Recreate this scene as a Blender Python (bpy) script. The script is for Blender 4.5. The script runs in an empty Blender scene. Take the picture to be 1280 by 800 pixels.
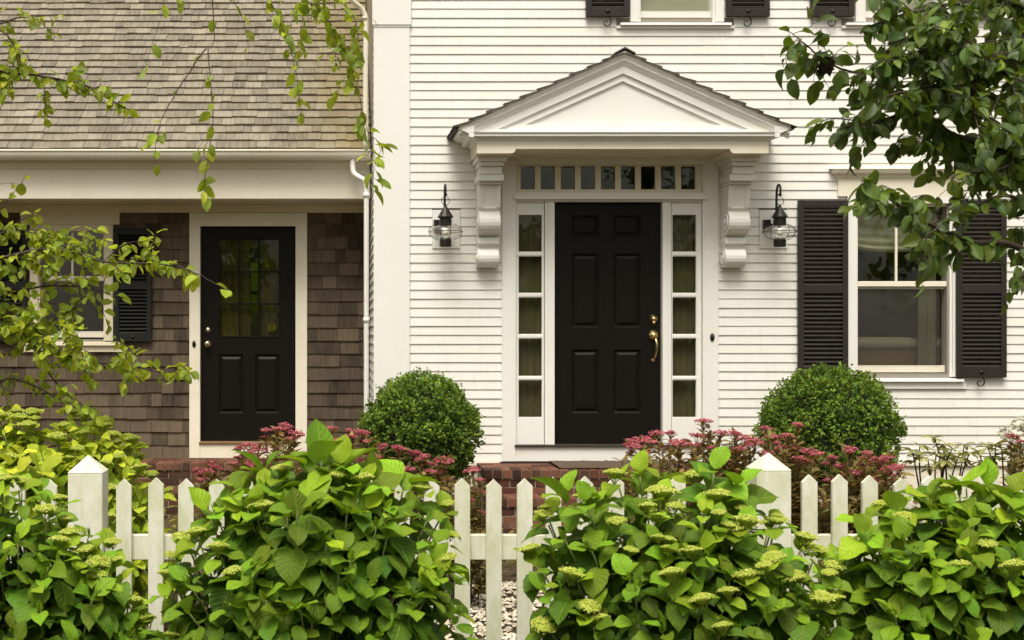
import bpy, math, random
import numpy as np
from mathutils import Vector, Matrix

R = math.radians
rng = np.random.default_rng(7)
random.seed(7)
scene = bpy.context.scene
COL = scene.collection

# ------------------------------------------------------------------ camera geometry
# the photograph is 1280 x 800; its eye point sits left of and slightly below the frame centre
F, PX, PY, HC = 1606.0, 418.0, 417.0, 1.66
D = 11.0            # distance to the white clapboard wall
DW = 12.17          # distance to the shingled porch wall


def wx(px, d=D):
    return (px - PX) * d / F


def wz(py, d=D):
    return HC + (PY - py) * d / F


def P(px, py, d):
    return np.array([wx(px, d), d, wz(py, d)])


# ------------------------------------------------------------------ mesh building
class MB:
    def __init__(self):
        self.v, self.loops, self.sizes = [], [], []
        self.n = 0
        self.tint, self.luv = [], []
        self.smooth = []

    def add(self, verts, faces, tint=(0.5, 0.5, 0.5), luv=None, smooth=False):
        verts = np.asarray(verts, float).reshape(-1, 3)
        k = len(verts)
        self.v.append(verts)
        t = np.asarray(tint, float)
        if t.ndim == 1:
            t = np.tile(t, (k, 1))
        self.tint.append(t)
        self.luv.append(np.zeros((k, 3)) if luv is None else np.asarray(luv, float))
        if isinstance(faces, np.ndarray):
            self.loops.append((faces + self.n).ravel())
            self.sizes.append(np.full(len(faces), faces.shape[1]))
            nf = len(faces)
        else:
            for f in faces:
                self.loops.append(np.asarray(f) + self.n)
            self.sizes.append(np.array([len(f) for f in faces]))
            nf = len(faces)
        self.smooth.append(np.full(nf, smooth))
        self.n += k

    def box(self, x0, x1, y0, y1, z0, z1, tint=(.5, .5, .5)):
        v = [(x0, y0, z0), (x1, y0, z0), (x1, y1, z0), (x0, y1, z0), (x0, y0, z1), (x1, y0, z1), (x1, y1, z1), (x0, y1, z1)]
        self.add(v, np.array([(0, 3, 2, 1), (4, 5, 6, 7), (0, 1, 5, 4), (1, 2, 6, 5), (2, 3, 7, 6), (3, 0, 4, 7)]), tint)

    def hexa(self, v, tint=(.5, .5, .5)):
        self.add(v, np.array([(0, 3, 2, 1), (4, 5, 6, 7), (0, 1, 5, 4), (1, 2, 6, 5), (2, 3, 7, 6), (3, 0, 4, 7)]), tint)

    def prism_x(self, prof, x0, x1, tint=(.5, .5, .5), smooth=False):
        """closed profile of (y, z) points extruded along x"""
        n = len(prof)
        v = [(x0, y, z) for y, z in prof] + [(x1, y, z) for y, z in prof]
        f = [tuple(range(n))[::-1], tuple(range(n, 2 * n))]
        f += [(i, (i + 1) % n, n + (i + 1) % n, n + i) for i in range(n)]
        self.add(v, f, tint, smooth=False)

    def prism_y(self, prof, y0, y1, tint=(.5, .5, .5)):
        """closed profile of (x, z) points extruded along y"""
        n = len(prof)
        v = [(x, y0, z) for x, z in prof] + [(x, y1, z) for x, z in prof]
        f = [tuple(range(n)), tuple(range(n, 2 * n))[::-1]]
        f += [(i, n + i, n + (i + 1) % n, (i + 1) % n) for i in range(n)]
        self.add(v, f, tint)

    def strip(self, rows, closed=False, tint=(.5, .5, .5), caps=False, smooth=False):
        """rows: list of equal-length point rows, joined into quads"""
        a = np.asarray(rows, float)
        m, n = a.shape[:2]
        i = np.arange(m - 1)[:, None] * n
        jn = n if closed else n - 1
        j = np.arange(jn)[None, :]
        j2 = (j + 1) % n
        q = np.stack([i + j, i + j2, i + n + j2, i + n + j], -1).reshape(-1, 4)
        if caps:
            f = [tuple(x) for x in q] + [tuple(range(n))[::-1], tuple(range((m - 1) * n, m * n))]
            self.add(a.reshape(-1, 3), f, tint, smooth=smooth)
        else:
            self.add(a.reshape(-1, 3), q, tint, smooth=smooth)

    def tube(self, pts, r, sides=8, tint=(.5, .5, .5), smooth=True):
        pts = np.asarray(pts, float)
        n = len(pts)
        r = np.full(n, r) if np.isscalar(r) else np.asarray(r, float)
        t = np.gradient(pts, axis=0)
        t /= np.linalg.norm(t, axis=1, keepdims=True) + 1e-12
        ref = np.array([0, 0, 1.0]) if abs(t[0][2]) < .9 else np.array([1.0, 0, 0])
        rows = []
        u = np.cross(t[0], ref)
        for k in range(n):
            u = u - t[k] * np.dot(u, t[k])
            u /= np.linalg.norm(u) + 1e-12
            w = np.cross(t[k], u)
            a = np.arange(sides) * 2 * math.pi / sides
            rows.append(pts[k] + r[k] * (np.cos(a)[:, None] * u + np.sin(a)[:, None] * w))
        self.strip(rows, closed=True, tint=tint, caps=True, smooth=smooth)

    def lathe(self, prof, c, sides=20, axis='z', tint=(.5, .5, .5), smooth=True, phase=0):
        """prof: (radius, height) pairs about an axis through c"""
        a = np.arange(sides) * 2 * math.pi / sides + phase
        rows = []
        for r, h in prof:
            r = max(r, 1e-5)
            if axis == 'z':
                rows.append(np.stack([c[0] + r * np.cos(a), c[1] + r * np.sin(a), np.full(sides, c[2] + h)], -1))
            elif axis == 'y':
                rows.append(np.stack([c[0] + r * np.cos(a), np.full(sides, c[1] + h), c[2] + r * np.sin(a)], -1))
        self.strip(rows, closed=True, tint=tint, caps=True, smooth=smooth)

    def build(self, name, mat, parent=None, bevel=0.0, world=True):
        me = bpy.data.meshes.new(name)
        v = np.concatenate(self.v)
        loops = np.concatenate(self.loops).astype(np.int32)
        sizes = np.concatenate(self.sizes).astype(np.int32)
        o = bpy.data.objects.new(name, me)
        if parent is not None and world:
            v = v - np.array(parent.location)
        me.vertices.add(len(v))
        me.vertices.foreach_set('co', v.ravel())
        me.loops.add(len(loops))
        me.loops.foreach_set('vertex_index', loops)
        me.polygons.add(len(sizes))
        st = np.concatenate([[0], np.cumsum(sizes)[:-1]]).astype(np.int32)
        me.polygons.foreach_set('loop_start', st)
        me.polygons.foreach_set('loop_total', sizes)
        me.polygons.foreach_set('use_smooth', np.concatenate(self.smooth))
        t = np.concatenate(self.tint)
        at = me.attributes.new('tint', 'FLOAT_COLOR', 'POINT')
        at.data.foreach_set('color', np.concatenate([t, np.ones((len(t), 1))], 1).ravel())
        al = me.attributes.new('luv', 'FLOAT_VECTOR', 'POINT')
        al.data.foreach_set('vector', np.concatenate(self.luv).ravel())
        me.update(calc_edges=True)
        me.validate()
        if mat is not None:
            me.materials.append(mat)
        COL.objects.link(o)
        if parent is not None:
            o.parent = parent
        if bevel:
            b = o.modifiers.new('edge', 'BEVEL')
            b.width = bevel
            b.segments = 2
            b.limit_method = 'ANGLE'
            b.angle_limit = R(35)
        return o


def tag(o, label=None, cat=None, group=None, kind=None):
    if label: o['label'] = label
    if cat: o['category'] = cat
    if group: o['group'] = group
    if kind: o['kind'] = kind
    return o


def empty(name, loc, label, cat, group=None):
    o = bpy.data.objects.new(name, None)
    o.empty_display_size = .2
    o.location = loc
    COL.objects.link(o)
    return tag(o, label, cat, group)


def copy_tree(o, parent=None):
    c = o.copy()
    COL.objects.link(c)
    if parent is not None:
        c.parent = parent
    for ch in list(o.children):
        copy_tree(ch, c)
    return c


def spline(pts, n):
    """Catmull-Rom through pts, n samples"""
    p = np.asarray(pts, float)
    if len(p) == 2:
        t = np.linspace(0, 1, n)[:, None]
        return p[0] * (1 - t) + p[1] * t
    q = np.vstack([2 * p[0] - p[1], p, 2 * p[-1] - p[-2]])
    s = np.linspace(0, len(p) - 1 - 1e-9, n)
    i = s.astype(int)
    t = (s - i)[:, None]
    a, b, c, d = q[i], q[i + 1], q[i + 2], q[i + 3]
    return .5 * (2 * b + (c - a) * t + (2 * a - 5 * b + 4 * c - d) * t ** 2 + (3 * b - a - 3 * c + d) * t ** 3)


def intervals(a, b, cuts):
    """parts of [a,b] outside the cut intervals"""
    out = [(a, b)]
    for c0, c1 in cuts:
        nx = []
        for s, e in out:
            if c1 <= s or c0 >= e:
                nx.append((s, e))
            else:
                if c0 > s: nx.append((s, c0))
                if c1 < e: nx.append((c1, e))
        out = nx
    return [(s, e) for s, e in out if e - s > 1e-4]


def holed_panel(mb, x0, x1, z0, z1, y0, y1, holes):
    zs = sorted({z0, z1, *[min(max(h[2], z0), z1) for h in holes], *[min(max(h[3], z0), z1) for h in holes]})
    for za, zb in zip(zs[:-1], zs[1:]):
        m = (za + zb) / 2
        for s, e in intervals(x0, x1, [(h[0], h[1]) for h in holes if h[2] < m < h[3]]):
            mb.box(s, e, y0, y1, za, zb)


# ------------------------------------------------------------------ materials
class NT:
    def __init__(self, name):
        self.m = bpy.data.materials.new(name)
        self.m.use_nodes = True
        self.t = self.m.node_tree
        self.t.nodes.clear()
        self.out = self.t.nodes.new('ShaderNodeOutputMaterial')

    def n(self, kind, **kw):
        nd = self.t.nodes.new(kind)
        for k, v in kw.items():
            if k.startswith('i_'):
                nd.inputs[k[2:].replace('_', ' ')].default_value = v
            else:
                setattr(nd, k, v)
        return nd

    def l(self, a, b):
        self.t.links.new(a, b)

    def noise(self, scale, detail=4, rough=.6, vec=None, stretch=None, space='Object'):
        tc = self.n('ShaderNodeTexCoord') if vec is None else None
        src = vec if vec is not None else tc.outputs[space]
        if stretch:
            mp = self.n('ShaderNodeMapping')
            mp.inputs['Scale'].default_value = stretch
            self.l(src, mp.inputs['Vector'])
            src = mp.outputs[0]
        nz = self.n('ShaderNodeTexNoise')
        nz.inputs['Scale'].default_value = scale
        nz.inputs['Detail'].default_value = detail
        nz.inputs['Roughness'].default_value = rough
        self.l(src, nz.inputs['Vector'])
        return nz.outputs['Fac']

    def ramp(self, fac, stops):
        r = self.n('ShaderNodeValToRGB')
        while len(r.color_ramp.elements) < len(stops):
            r.color_ramp.elements.new(.5)
        for e, (p, c) in zip(r.color_ramp.elements, stops):
            e.position = p
            e.color = (*c, 1) if len(c) == 3 else c
        self.l(fac, r.inputs[0])
        return r.outputs[0]

    def mix(self, fac, a, b, mode='MIX'):
        m = self.n('ShaderNodeMix', data_type='RGBA', blend_type=mode)
        for s, x in ((0, fac), (6, a), (7, b)):
            if hasattr(x, 'is_linked') or hasattr(x, 'node'):
                self.l(x, m.inputs[s])
            elif s == 0:
                m.inputs[0].default_value = x
            else:
                m.inputs[s].default_value = (*x, 1) if len(x) == 3 else x
        return m.outputs[2]

    def math(self, op, a, b=0.0, clamp=False):
        m = self.n('ShaderNodeMath', operation=op)
        m.use_clamp = clamp
        for s, x in ((0, a), (1, b)):
            if isinstance(x, (int, float)):
                m.inputs[s].default_value = x
            else:
                self.l(x, m.inputs[s])
        return m.outputs[0]

    def attr(self, name):
        a = self.n('ShaderNodeAttribute', attribute_name=name)
        return a

    def bump(self, h, strength=.3, dist=.01):
        b = self.n('ShaderNodeBump')
        b.inputs['Strength'].default_value = strength
        b.inputs['Distance'].default_value = dist
        self.l(h, b.inputs['Height'])
        return b.outputs[0]

    def bsdf(self, col=None, rough=.5, metallic=0.0, normal=None, spec=.5, **kw):
        p = self.n('ShaderNodeBsdfPrincipled')
        if col is not None:
            if isinstance(col, tuple):
                p.inputs['Base Color'].default_value = (*col, 1)
            else:
                self.l(col, p.inputs['Base Color'])
        if isinstance(rough, (int, float)):
            p.inputs['Roughness'].default_value = rough
        else:
            self.l(rough, p.inputs['Roughness'])
        p.inputs['Metallic'].default_value = metallic
        p.inputs['Specular IOR Level'].default_value = spec
        if normal is not None:
            self.l(normal, p.inputs['Normal'])
        self.l(p.outputs[0], self.out.inputs[0])
        return p


def m_paint(name, col, dirt=(.5, .46, .36), amount=.25, rough=.5, grain=(1.5, 30, 30), bump=.12, streaks=False):
    t = NT(name)
    big = t.noise(1.7, 5, .65)
    fine = t.noise(14, 4, .7, stretch=grain)
    f = t.ramp(big, [(.42, (0, 0, 0)), (.8, (1, 1, 1))])
    f2 = t.ramp(fine, [(.5, (0, 0, 0)), (.85, (1, 1, 1))])
    c = t.mix(t.math('MULTIPLY', f, amount), col, dirt)
    c = t.mix(t.math('MULTIPLY', f2, amount * .6), c, dirt)
    if streaks:
        a = t.attr('tint')
        sp = t.n('ShaderNodeSeparateColor')
        t.l(a.outputs['Color'], sp.inputs[0])
        c = t.mix(t.math('MULTIPLY', t.math('ABSOLUTE', t.math('SUBTRACT', sp.outputs[0], .5)), .3), c, dirt)
        sk = t.noise(5, 5, .7, stretch=(4.5, 1, .35))
        c = t.mix(t.math('MULTIPLY', t.ramp(sk, [(.5, (0, 0, 0)), (.75, (1, 1, 1))]), .3), c, dirt)
    t.bsdf(c, rough, normal=t.bump(fine, bump, .004), spec=.3)
    return t.m


def m_fence():
    t = NT('weathered_fence_paint')
    tc = t.n('ShaderNodeTexCoord')
    fine = t.noise(75, 6, .75, stretch=(1, 1, .25))
    blot = t.noise(9, 5, .7, stretch=(1, 1, .45))
    al = t.ramp(blot, [(.36, (0, 0, 0)), (.66, (1, 1, 1))])
    c = t.mix(t.math('MULTIPLY', al, .68), (.75, .73, .645), (.46, .49, .26))
    c = t.mix(t.math('MULTIPLY', t.ramp(fine, [(.5, (0, 0, 0)), (.7, (1, 1, 1))]), .45), c, (.5, .49, .33))
    t.bsdf(c, .6, normal=t.bump(fine, .25, .004), spec=.3)
    return t.m


def m_tinted(name, dark, light, rough=.85, streak=(30, 30, 3), stain=None, streak_scale=6, bump=.5, var=.45, big_amt=.8):
    """wood shingles: colour per shingle from the tint attribute, streaked along the grain"""
    t = NT(name)
    a = t.attr('tint')
    sep = t.n('ShaderNodeSeparateColor')
    t.l(a.outputs['Color'], sep.inputs[0])
    lv = t.attr('luv')
    g = t.noise(streak_scale, 5, .7, vec=lv.outputs['Vector'], stretch=streak)
    big = t.noise(1.3, 4, .6)
    f = t.math('ADD', t.math('MULTIPLY', sep.outputs[0], var), t.math('ADD', t.math('MULTIPLY', g, .8), .3 - var / 2 - .05))
    f = t.math('ADD', f, t.math('MULTIPLY', t.math('SUBTRACT', big, .5), big_amt))
    c = t.ramp(f, [(.25, dark), (.95, light)])
    if stain is not None:
        nz = t.noise(2.2, 5, .7)
        s = t.math('MULTIPLY', t.math('GREATER_THAN', -1, 0), 1)
        tc = t.n('ShaderNodeTexCoord')
        sx = t.n('ShaderNodeSeparateXYZ')
        t.l(tc.outputs['Object'], sx.inputs[0])
        mr = t.n('ShaderNodeMapRange')
        mr.inputs['From Min'].default_value = stain[1]
        mr.inputs['From Max'].default_value = stain[2]
        t.l(sx.outputs[0], mr.inputs['Value'])
        s = t.math('MULTIPLY', mr.outputs[0], t.ramp(nz, [(.3, (0, 0, 0)), (.65, (1, 1, 1))]))
        c = t.mix(t.math('MULTIPLY', s, .8), c, stain[0])
    t.bsdf(c, rough, normal=t.bump(g, bump, .004), spec=.2)
    return t.m


def m_leaf(name, old, young, under, vein=(.35, .4, .12), vein_amt=.35, transl=.35, rough=.42, spot=None, freq=7.0, spec=.5, pucker=.45):
    """leaf: tint.r = age (0 mature .. 1 young), tint.g = random brightness, luv = (along, across, random)"""
    t = NT(name)
    a = t.attr('tint')
    sep = t.n('ShaderNodeSeparateColor')
    t.l(a.outputs['Color'], sep.inputs[0])
    lv = t.attr('luv')
    sx = t.n('ShaderNodeSeparateXYZ')
    t.l(lv.outputs['Vector'], sx.inputs[0])
    c = t.mix(sep.outputs[0], old, young)
    hv = t.n('ShaderNodeHueSaturation')
    t.l(c, hv.inputs['Color'])
    t.l(t.math('ADD', t.math('MULTIPLY', sep.outputs[1], .95), .55), hv.inputs['Value'])
    t.l(t.math('ADD', t.math('MULTIPLY', sep.outputs[2], .05), .475), hv.inputs['Hue'])
    c = hv.outputs[0]
    av = t.math('ABSOLUTE', sx.outputs[1])
    ph = t.math('SUBTRACT', t.math('MULTIPLY', sx.outputs[0], freq), t.math('MULTIPLY', av, 2.2))
    fr = t.math('ABSOLUTE', t.math('SUBTRACT', t.math('FRACT', ph), .5))
    side = t.ramp(fr, [(.0, (1, 1, 1)), (.16, (0, 0, 0))])
    mid = t.ramp(av, [(.0, (1, 1, 1)), (.07, (0, 0, 0))])
    vn = t.math('MAXIMUM', t.math('MULTIPLY', side, .6), mid)
    c = t.mix(t.math('MULTIPLY', vn, vein_amt), c, vein)
    nz = t.noise(35, 3, .6)
    c = t.mix(t.math('MULTIPLY', t.ramp(nz, [(.45, (0, 0, 0)), (.75, (1, 1, 1))]), .22), c, young)
    if spot:
        n2 = t.noise(60, 2, .6)
        c = t.mix(t.ramp(n2, [(.70, (0, 0, 0)), (.76, (.7, .7, .7))]), c, spot)
    geo = t.n('ShaderNodeNewGeometry')
    c2 = t.mix(geo.outputs['Backfacing'], c, t.mix(.5, c, under))
    hgt = t.math('SUBTRACT', t.math('MULTIPLY', nz, .4), vn)
    bp = t.bump(hgt, pucker, .006)
    p = t.bsdf(c2, rough, normal=bp, spec=spec)
    tr = t.n('ShaderNodeBsdfTranslucent')
    tcx = t.mix(.55, c, (young[0] * 1.3, young[1] * 1.25, young[2] * .7))
    t.l(tcx, tr.inputs[0])
    mx = t.n('ShaderNodeMixShader')
    mx.inputs[0].default_value = transl
    t.l(p.outputs[0], mx.inputs[1])
    t.l(tr.outputs[0], mx.inputs[2])
    t.l(mx.outputs[0], t.out.inputs[0])
    return t.m


def m_simple(name, col, rough=.5, metallic=0, noise=None, amt=.3, bump=.2, spec=.5, scale=20, stretch=None, dist=.004):
    t = NT(name)
    nz = t.noise(scale, 5, .65, stretch=stretch)
    c = t.mix(t.math('MULTIPLY', t.ramp(nz, [(.35, (0, 0, 0)), (.75, (1, 1, 1))]), amt), col, noise or tuple(x * .55 for x in col))
    t.bsdf(c, rough, metallic, normal=t.bump(nz, bump, dist), spec=spec)
    return t.m


def m_tintcol(name, stops, rough=.7, transl=0.0, bump=0.0):
    t = NT(name)
    a = t.attr('tint')
    sep = t.n('ShaderNodeSeparateColor')
    t.l(a.outputs['Color'], sep.inputs[0])
    c = t.ramp(sep.outputs[0], stops)
    p = t.bsdf(c, rough, spec=.25)
    if transl:
        tr = t.n('ShaderNodeBsdfTranslucent')
        t.l(c, tr.inputs[0])
        mx = t.n('ShaderNodeMixShader')
        mx.inputs[0].default_value = transl
        t.l(p.outputs[0], mx.inputs[1])
        t.l(tr.outputs[0], mx.inputs[2])
        t.l(mx.outputs[0], t.out.inputs[0])
    return t.m


def m_glass(name, tint=(.95, .97, .95), refl=1.0, wav=.02, scale=6):
    t = NT(name)
    nz = t.noise(scale, 2, .5)
    bp = t.bump(nz, .35, wav)
    fr = t.n('ShaderNodeFresnel')
    geo = t.n('ShaderNodeNewGeometry')
    t.l(t.math('SUBTRACT', 1.5, t.math('MULTIPLY', geo.outputs['Backfacing'], 1.5 - 1 / 1.5)), fr.inputs['IOR'])
    t.l(bp, fr.inputs['Normal'])
    tr = t.n('ShaderNodeBsdfTransparent')
    tr.inputs[0].default_value = (*tint, 1)
    gl = t.n('ShaderNodeBsdfGlossy')
    gl.inputs['Roughness'].default_value = .015
    t.l(bp, gl.inputs['Normal'])
    mx = t.n('ShaderNodeMixShader')
    t.l(t.math('MULTIPLY', fr.outputs[0], refl, True), mx.inputs[0])
    t.l(tr.outputs[0], mx.inputs[1])
    t.l(gl.outputs[0], mx.inputs[2])
    t.l(mx.outputs[0], t.out.inputs[0])
    return t.m


def m_brick():
    t = NT('brick')
    a = t.attr('tint')
    sep = t.n('ShaderNodeSeparateColor')
    t.l(a.outputs['Color'], sep.inputs[0])
    nz = t.noise(26, 5, .7)
    n2 = t.noise(4, 4, .6)
    f = t.math('ADD', t.math('MULTIPLY', sep.outputs[0], .7), t.math('MULTIPLY', nz, .4))
    c = t.ramp(f, [(.2, (.045, .02, .014)), (.55, (.115, .043, .026)), (.95, (.2, .09, .055))])
    c = t.mix(t.math('MULTIPLY', t.ramp(n2, [(.45, (0, 0, 0)), (.7, (1, 1, 1))]), .45), c, (.08, .06, .04))
    t.bsdf(c, .85, normal=t.bump(nz, .6, .006), spec=.2)
    return t.m


def m_ground():
    t = NT('garden_soil')
    nz = t.noise(14, 6, .75)
    n2 = t.noise(1.2, 4, .6)
    c = t.ramp(nz, [(.3, (.035, .025, .016)), (.55, (.09, .066, .042)), (.8, (.16, .125, .08))])
    c = t.mix(t.math('MULTIPLY', t.ramp(n2, [(.5, (0, 0, 0)), (.65, (1, 1, 1))]), .6), c, (.06, .09, .025))
    t.bsdf(c, .95, normal=t.bump(nz, .9, .03), spec=.1)
    return t.m


M = {}
M['clap'] = m_paint('white_clapboard_paint', (.79, .778, .748), (.58, .54, .44), .3, .55, (1.2, 30, 30), .22, streaks=True)
M['trim'] = m_paint('white_trim_paint', (.79, .778, .745), (.62, .58, .48), .2, .42, (1, 1, 1), .06)
M['trim_aged_shade'] = m_paint('aged_shade_warmed_trim_paint', (.79, .735, .62), (.55, .46, .28), .35, .5, (1, 1, 1), .1)  # aged blotches; the yellower base paints in warm shade and bounce light
M['cream'] = m_paint('porch_trim_paint', (.72, .64, .48), (.5, .44, .32), .25, .5, (1, 1, 1), .08)
M['fence'] = m_fence()
M['black'] = m_simple('black_door_paint', (.0075, .0062, .005), .42, noise=(.012, .010, .008), amt=.6, bump=.12, scale=9, stretch=(8, 8, .6), spec=.13)
M['shutter'] = m_simple('dark_shutter_paint', (.021, .0165, .0145), .5, noise=(.036, .029, .026), amt=.6, bump=.12, scale=18, spec=.3)
M['shutter_green'] = m_simple('dark_green_shutter_paint', (.010, .011, .009), .55, noise=(.02, .02, .016), amt=.5, bump=.1, scale=18, spec=.25)
M['iron'] = m_simple('black_iron', (.012, .011, .010), .45, metallic=.3, noise=(.03, .022, .016), amt=.5, bump=.3, scale=60)
M['brass'] = m_simple('polished_brass', (.74, .58, .28), .22, metallic=1.0, noise=(.5, .32, .1), amt=.5, bump=.05, scale=40)
M['pewter'] = m_simple('pale_metal', (.62, .54, .36), .28, metallic=1.0, noise=(.4, .34, .2), amt=.4, bump=.05, scale=40)
M['glass'] = m_glass('window_glass', (.86, .87, .80), 2.1, .0035, 4)
M['glass_dark'] = m_glass('dark_pane_glass', (.78, .78, .70), 1.2, .005, 5)
M['glass_clear'] = m_glass('lantern_glass', (.985, .985, .975), 1.3, .004, 20)
M['glass_green2'] = m_glass('olive_door_glass', (.70, .69, .56), 1.1, .002, 5)
M['glass_green'] = m_glass('green_tinted_glass', (.5, .62, .16), .5, .01, 6)
M['roof'] = m_tinted('weathered_roof_shingle', (.075, .062, .047), (.315, .276, .215), .85, (14, 1.2, 1), var=.29, stain=((.19, .14, .035), .65, 1.5), big_amt=.45, streak_scale=3)
M['ped_roof'] = m_tinted('pediment_roof_shingle', (.028, .023, .019), (.12, .10, .085), .9, (14, 1.2, 1), streak_scale=3)
M['wallshingle'] = m_tinted('brown_wall_shingle', (.027, .0195, .0135), (.150, .112, .077), .9, (14, 1.2, 1), streak_scale=3)
M['brick'] = m_brick()
M['mortar'] = m_simple('mortar', (.30, .26, .2), .95, amt=.5, scale=40, bump=.5)
M['soil'] = m_ground()
M['pebble'] = m_tintcol('gravel_stone', [(0, (.28, .23, .17)), (.5, (.5, .44, .34)), (1, (.68, .62, .52))], .85)
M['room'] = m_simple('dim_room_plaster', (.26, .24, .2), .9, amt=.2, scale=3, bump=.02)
M['floor'] = m_simple('room_floor_boards', (.12, .07, .04), .5, amt=.4, scale=6, stretch=(1, 12, 1))
M['sheer'] = m_simple('olive_sheer_curtain', (.20, .185, .13), .95, amt=.3, scale=30, bump=.1)
M['cloth'] = m_simple('curtain_cloth', (.52, .52, .42), .95, amt=.25, scale=30, bump=.1)
M['blind'] = m_simple('pale_blind', (.72, .73, .60), .9, amt=.3, scale=4, bump=.1, stretch=(1, 1, 6))
M['sofa'] = m_simple('cream_upholstery', (.34, .31, .25), .95, amt=.3, scale=30, bump=.1)
M['wood'] = m_simple('tan_wood', (.22, .13, .06), .5, amt=.4, scale=8, stretch=(1, 1, 8))
M['bronze'] = m_simple('dark_bronze_sill', (.03, .025, .018), .5, noise=(.06, .05, .035), amt=.5, scale=20)
M['mat'] = m_simple('coir_mat', (.10, .065, .04), .98, amt=.6, scale=90, bump=.9, dist=.01)
M['bark'] = m_simple('grey_bark', (.13, .105, .08), .9, amt=.8, scale=30, bump=1, dist=.02, stretch=(1, 1, .22), noise=(.04, .03, .022))
M['twig'] = m_simple('dark_twig', (.05, .033, .022), .8, amt=.4, scale=60, bump=.3)
M['stem_green'] = m_simple('green_stem', (.13, .17, .04), .6, amt=.4, scale=40, bump=.2, noise=(.12, .08, .04))
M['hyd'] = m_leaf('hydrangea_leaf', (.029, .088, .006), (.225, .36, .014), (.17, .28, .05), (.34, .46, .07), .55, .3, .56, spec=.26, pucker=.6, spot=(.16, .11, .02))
M['hyd_back'] = m_leaf('lime_hydrangea_leaf', (.21, .34, .016), (.50, .58, .04), (.3, .38, .1), (.45, .5, .12), .3, .38, .55, spec=.25)
M['box'] = m_leaf('boxwood_leaf', (.040, .092, .008), (.19, .29, .025), (.09, .14, .03), (.1, .2, .05), .1, .25, .5, spec=.3)
M['boxcore'] = m_simple('boxwood_shaded_core', (.018, .028, .009), .95, amt=.6, scale=30, bump=1, dist=.03)  # dark colour stands for shade inside the bush
M['spirea'] = m_leaf('spirea_leaf', (.12, .14, .024), (.30, .165, .05), (.2, .2, .07), (.3, .22, .1), .2, .3, .5)
M['rhodo'] = m_leaf('rhododendron_leaf', (.17, .19, .055), (.38, .38, .12), (.3, .28, .12), (.4, .4, .18), .35, .25, .4)
M['birch'] = m_leaf('yellow_green_leaf', (.14, .23, .012), (.42, .48, .03), (.28, .36, .1), (.42, .48, .12), .3, .5, .4)
M['pear'] = m_leaf('dark_tree_leaf', (.024, .056, .008), (.20, .29, .02), (.1, .15, .05), (.2, .26, .08), .3, .3, .42, spot=(.06, .035, .015))
M['bloom_lime'] = m_tintcol('lime_flower_bud', [(0, (.26, .36, .03)), (.6, (.56, .60, .10)), (1, (.74, .74, .26))], .7, .25)
M['bloom_pink'] = m_tintcol('pink_flower', [(0, (.20, .035, .045)), (.5, (.50, .095, .135)), (1, (.70, .28, .29))], .75, .2)
M['bloom_white'] = m_tintcol('white_flower', [(0, (.6, .6, .45)), (1, (.85, .84, .76))], .7, .25)
M['dead'] = m_simple('withered_leaf', (.035, .018, .012), .8, amt=.5, scale=40, bump=.4)
M['yellow'] = m_simple('yellow_sticker', (.40, .38, .02), .5, amt=.1, scale=20, bump=0)
M['bulb'] = m_simple('frosted_bulb', (.8, .76, .66), .3, amt=.05, scale=20, bump=0)
M['ceil'] = m_paint('porch_ceiling_paint', (.62, .54, .40), (.4, .33, .2), .3, .6, (1, 1, 1), .05)
M['flash'] = m_simple('lead_flashing', (.12, .12, .12), .5, amt=.4, scale=20)


def m_screen():
    t = NT('fine_insect_screen')
    d = t.bsdf((.20, .19, .17), .8, spec=.1)
    tr = t.n('ShaderNodeBsdfTransparent')
    mx = t.n('ShaderNodeMixShader')
    mx.inputs[0].default_value = .085
    t.l(tr.outputs[0], mx.inputs[1])
    t.l(d.outputs[0], mx.inputs[2])
    t.l(mx.outputs[0], t.out.inputs[0])
    return t.m


M['screen'] = m_screen()

# ------------------------------------------------------------------ builders shared by both houses
def clapboards(mb, x0, x1, zbot, ztop, yface, cuts, exp=.0775):
    """lapped boards; cuts are (xa, xb, za, zb) rectangles left free of boards"""
    z = zbot
    k = 0
    while z < ztop:
        zt = z + exp
        m = z + exp * .5
        for s, e in intervals(x0, x1, [(c[0], c[1]) for c in cuts if c[2] < m < c[3]]):
            # real boards have butt joints here and there
            joints = [s]
            p = s + rng.uniform(1.6, 4.2)
            while p < e - .5:
                joints.append(p)
                p += rng.uniform(2.4, 4.5)
            joints.append(e)
            for a, b in zip(joints[:-1], joints[1:]):
                g = .0016 if b != e else 0
                tn = (rng.random(), 0, 0)
                m_ = max(2, int((b - a) / .5) + 1)
                ph, am = rng.uniform(0, 6.28), rng.uniform(.0002, .0008)
                off = rng.uniform(-.0009, .0009)
                xs__ = np.linspace(a, b - g, m_)
                rows = []
                for x in xs__:
                    j = off + am * math.sin(x * 2.1 + ph)
                    rows.append([(x, yface - .0150 + j, z + j), (x, yface - .005 + j, zt + .012), (x, yface + .004, zt + .012), (x, yface + .004, z)])
                mb.strip(rows, closed=True, tint=tn, caps=True)
        z = zt
        k += 1


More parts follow.
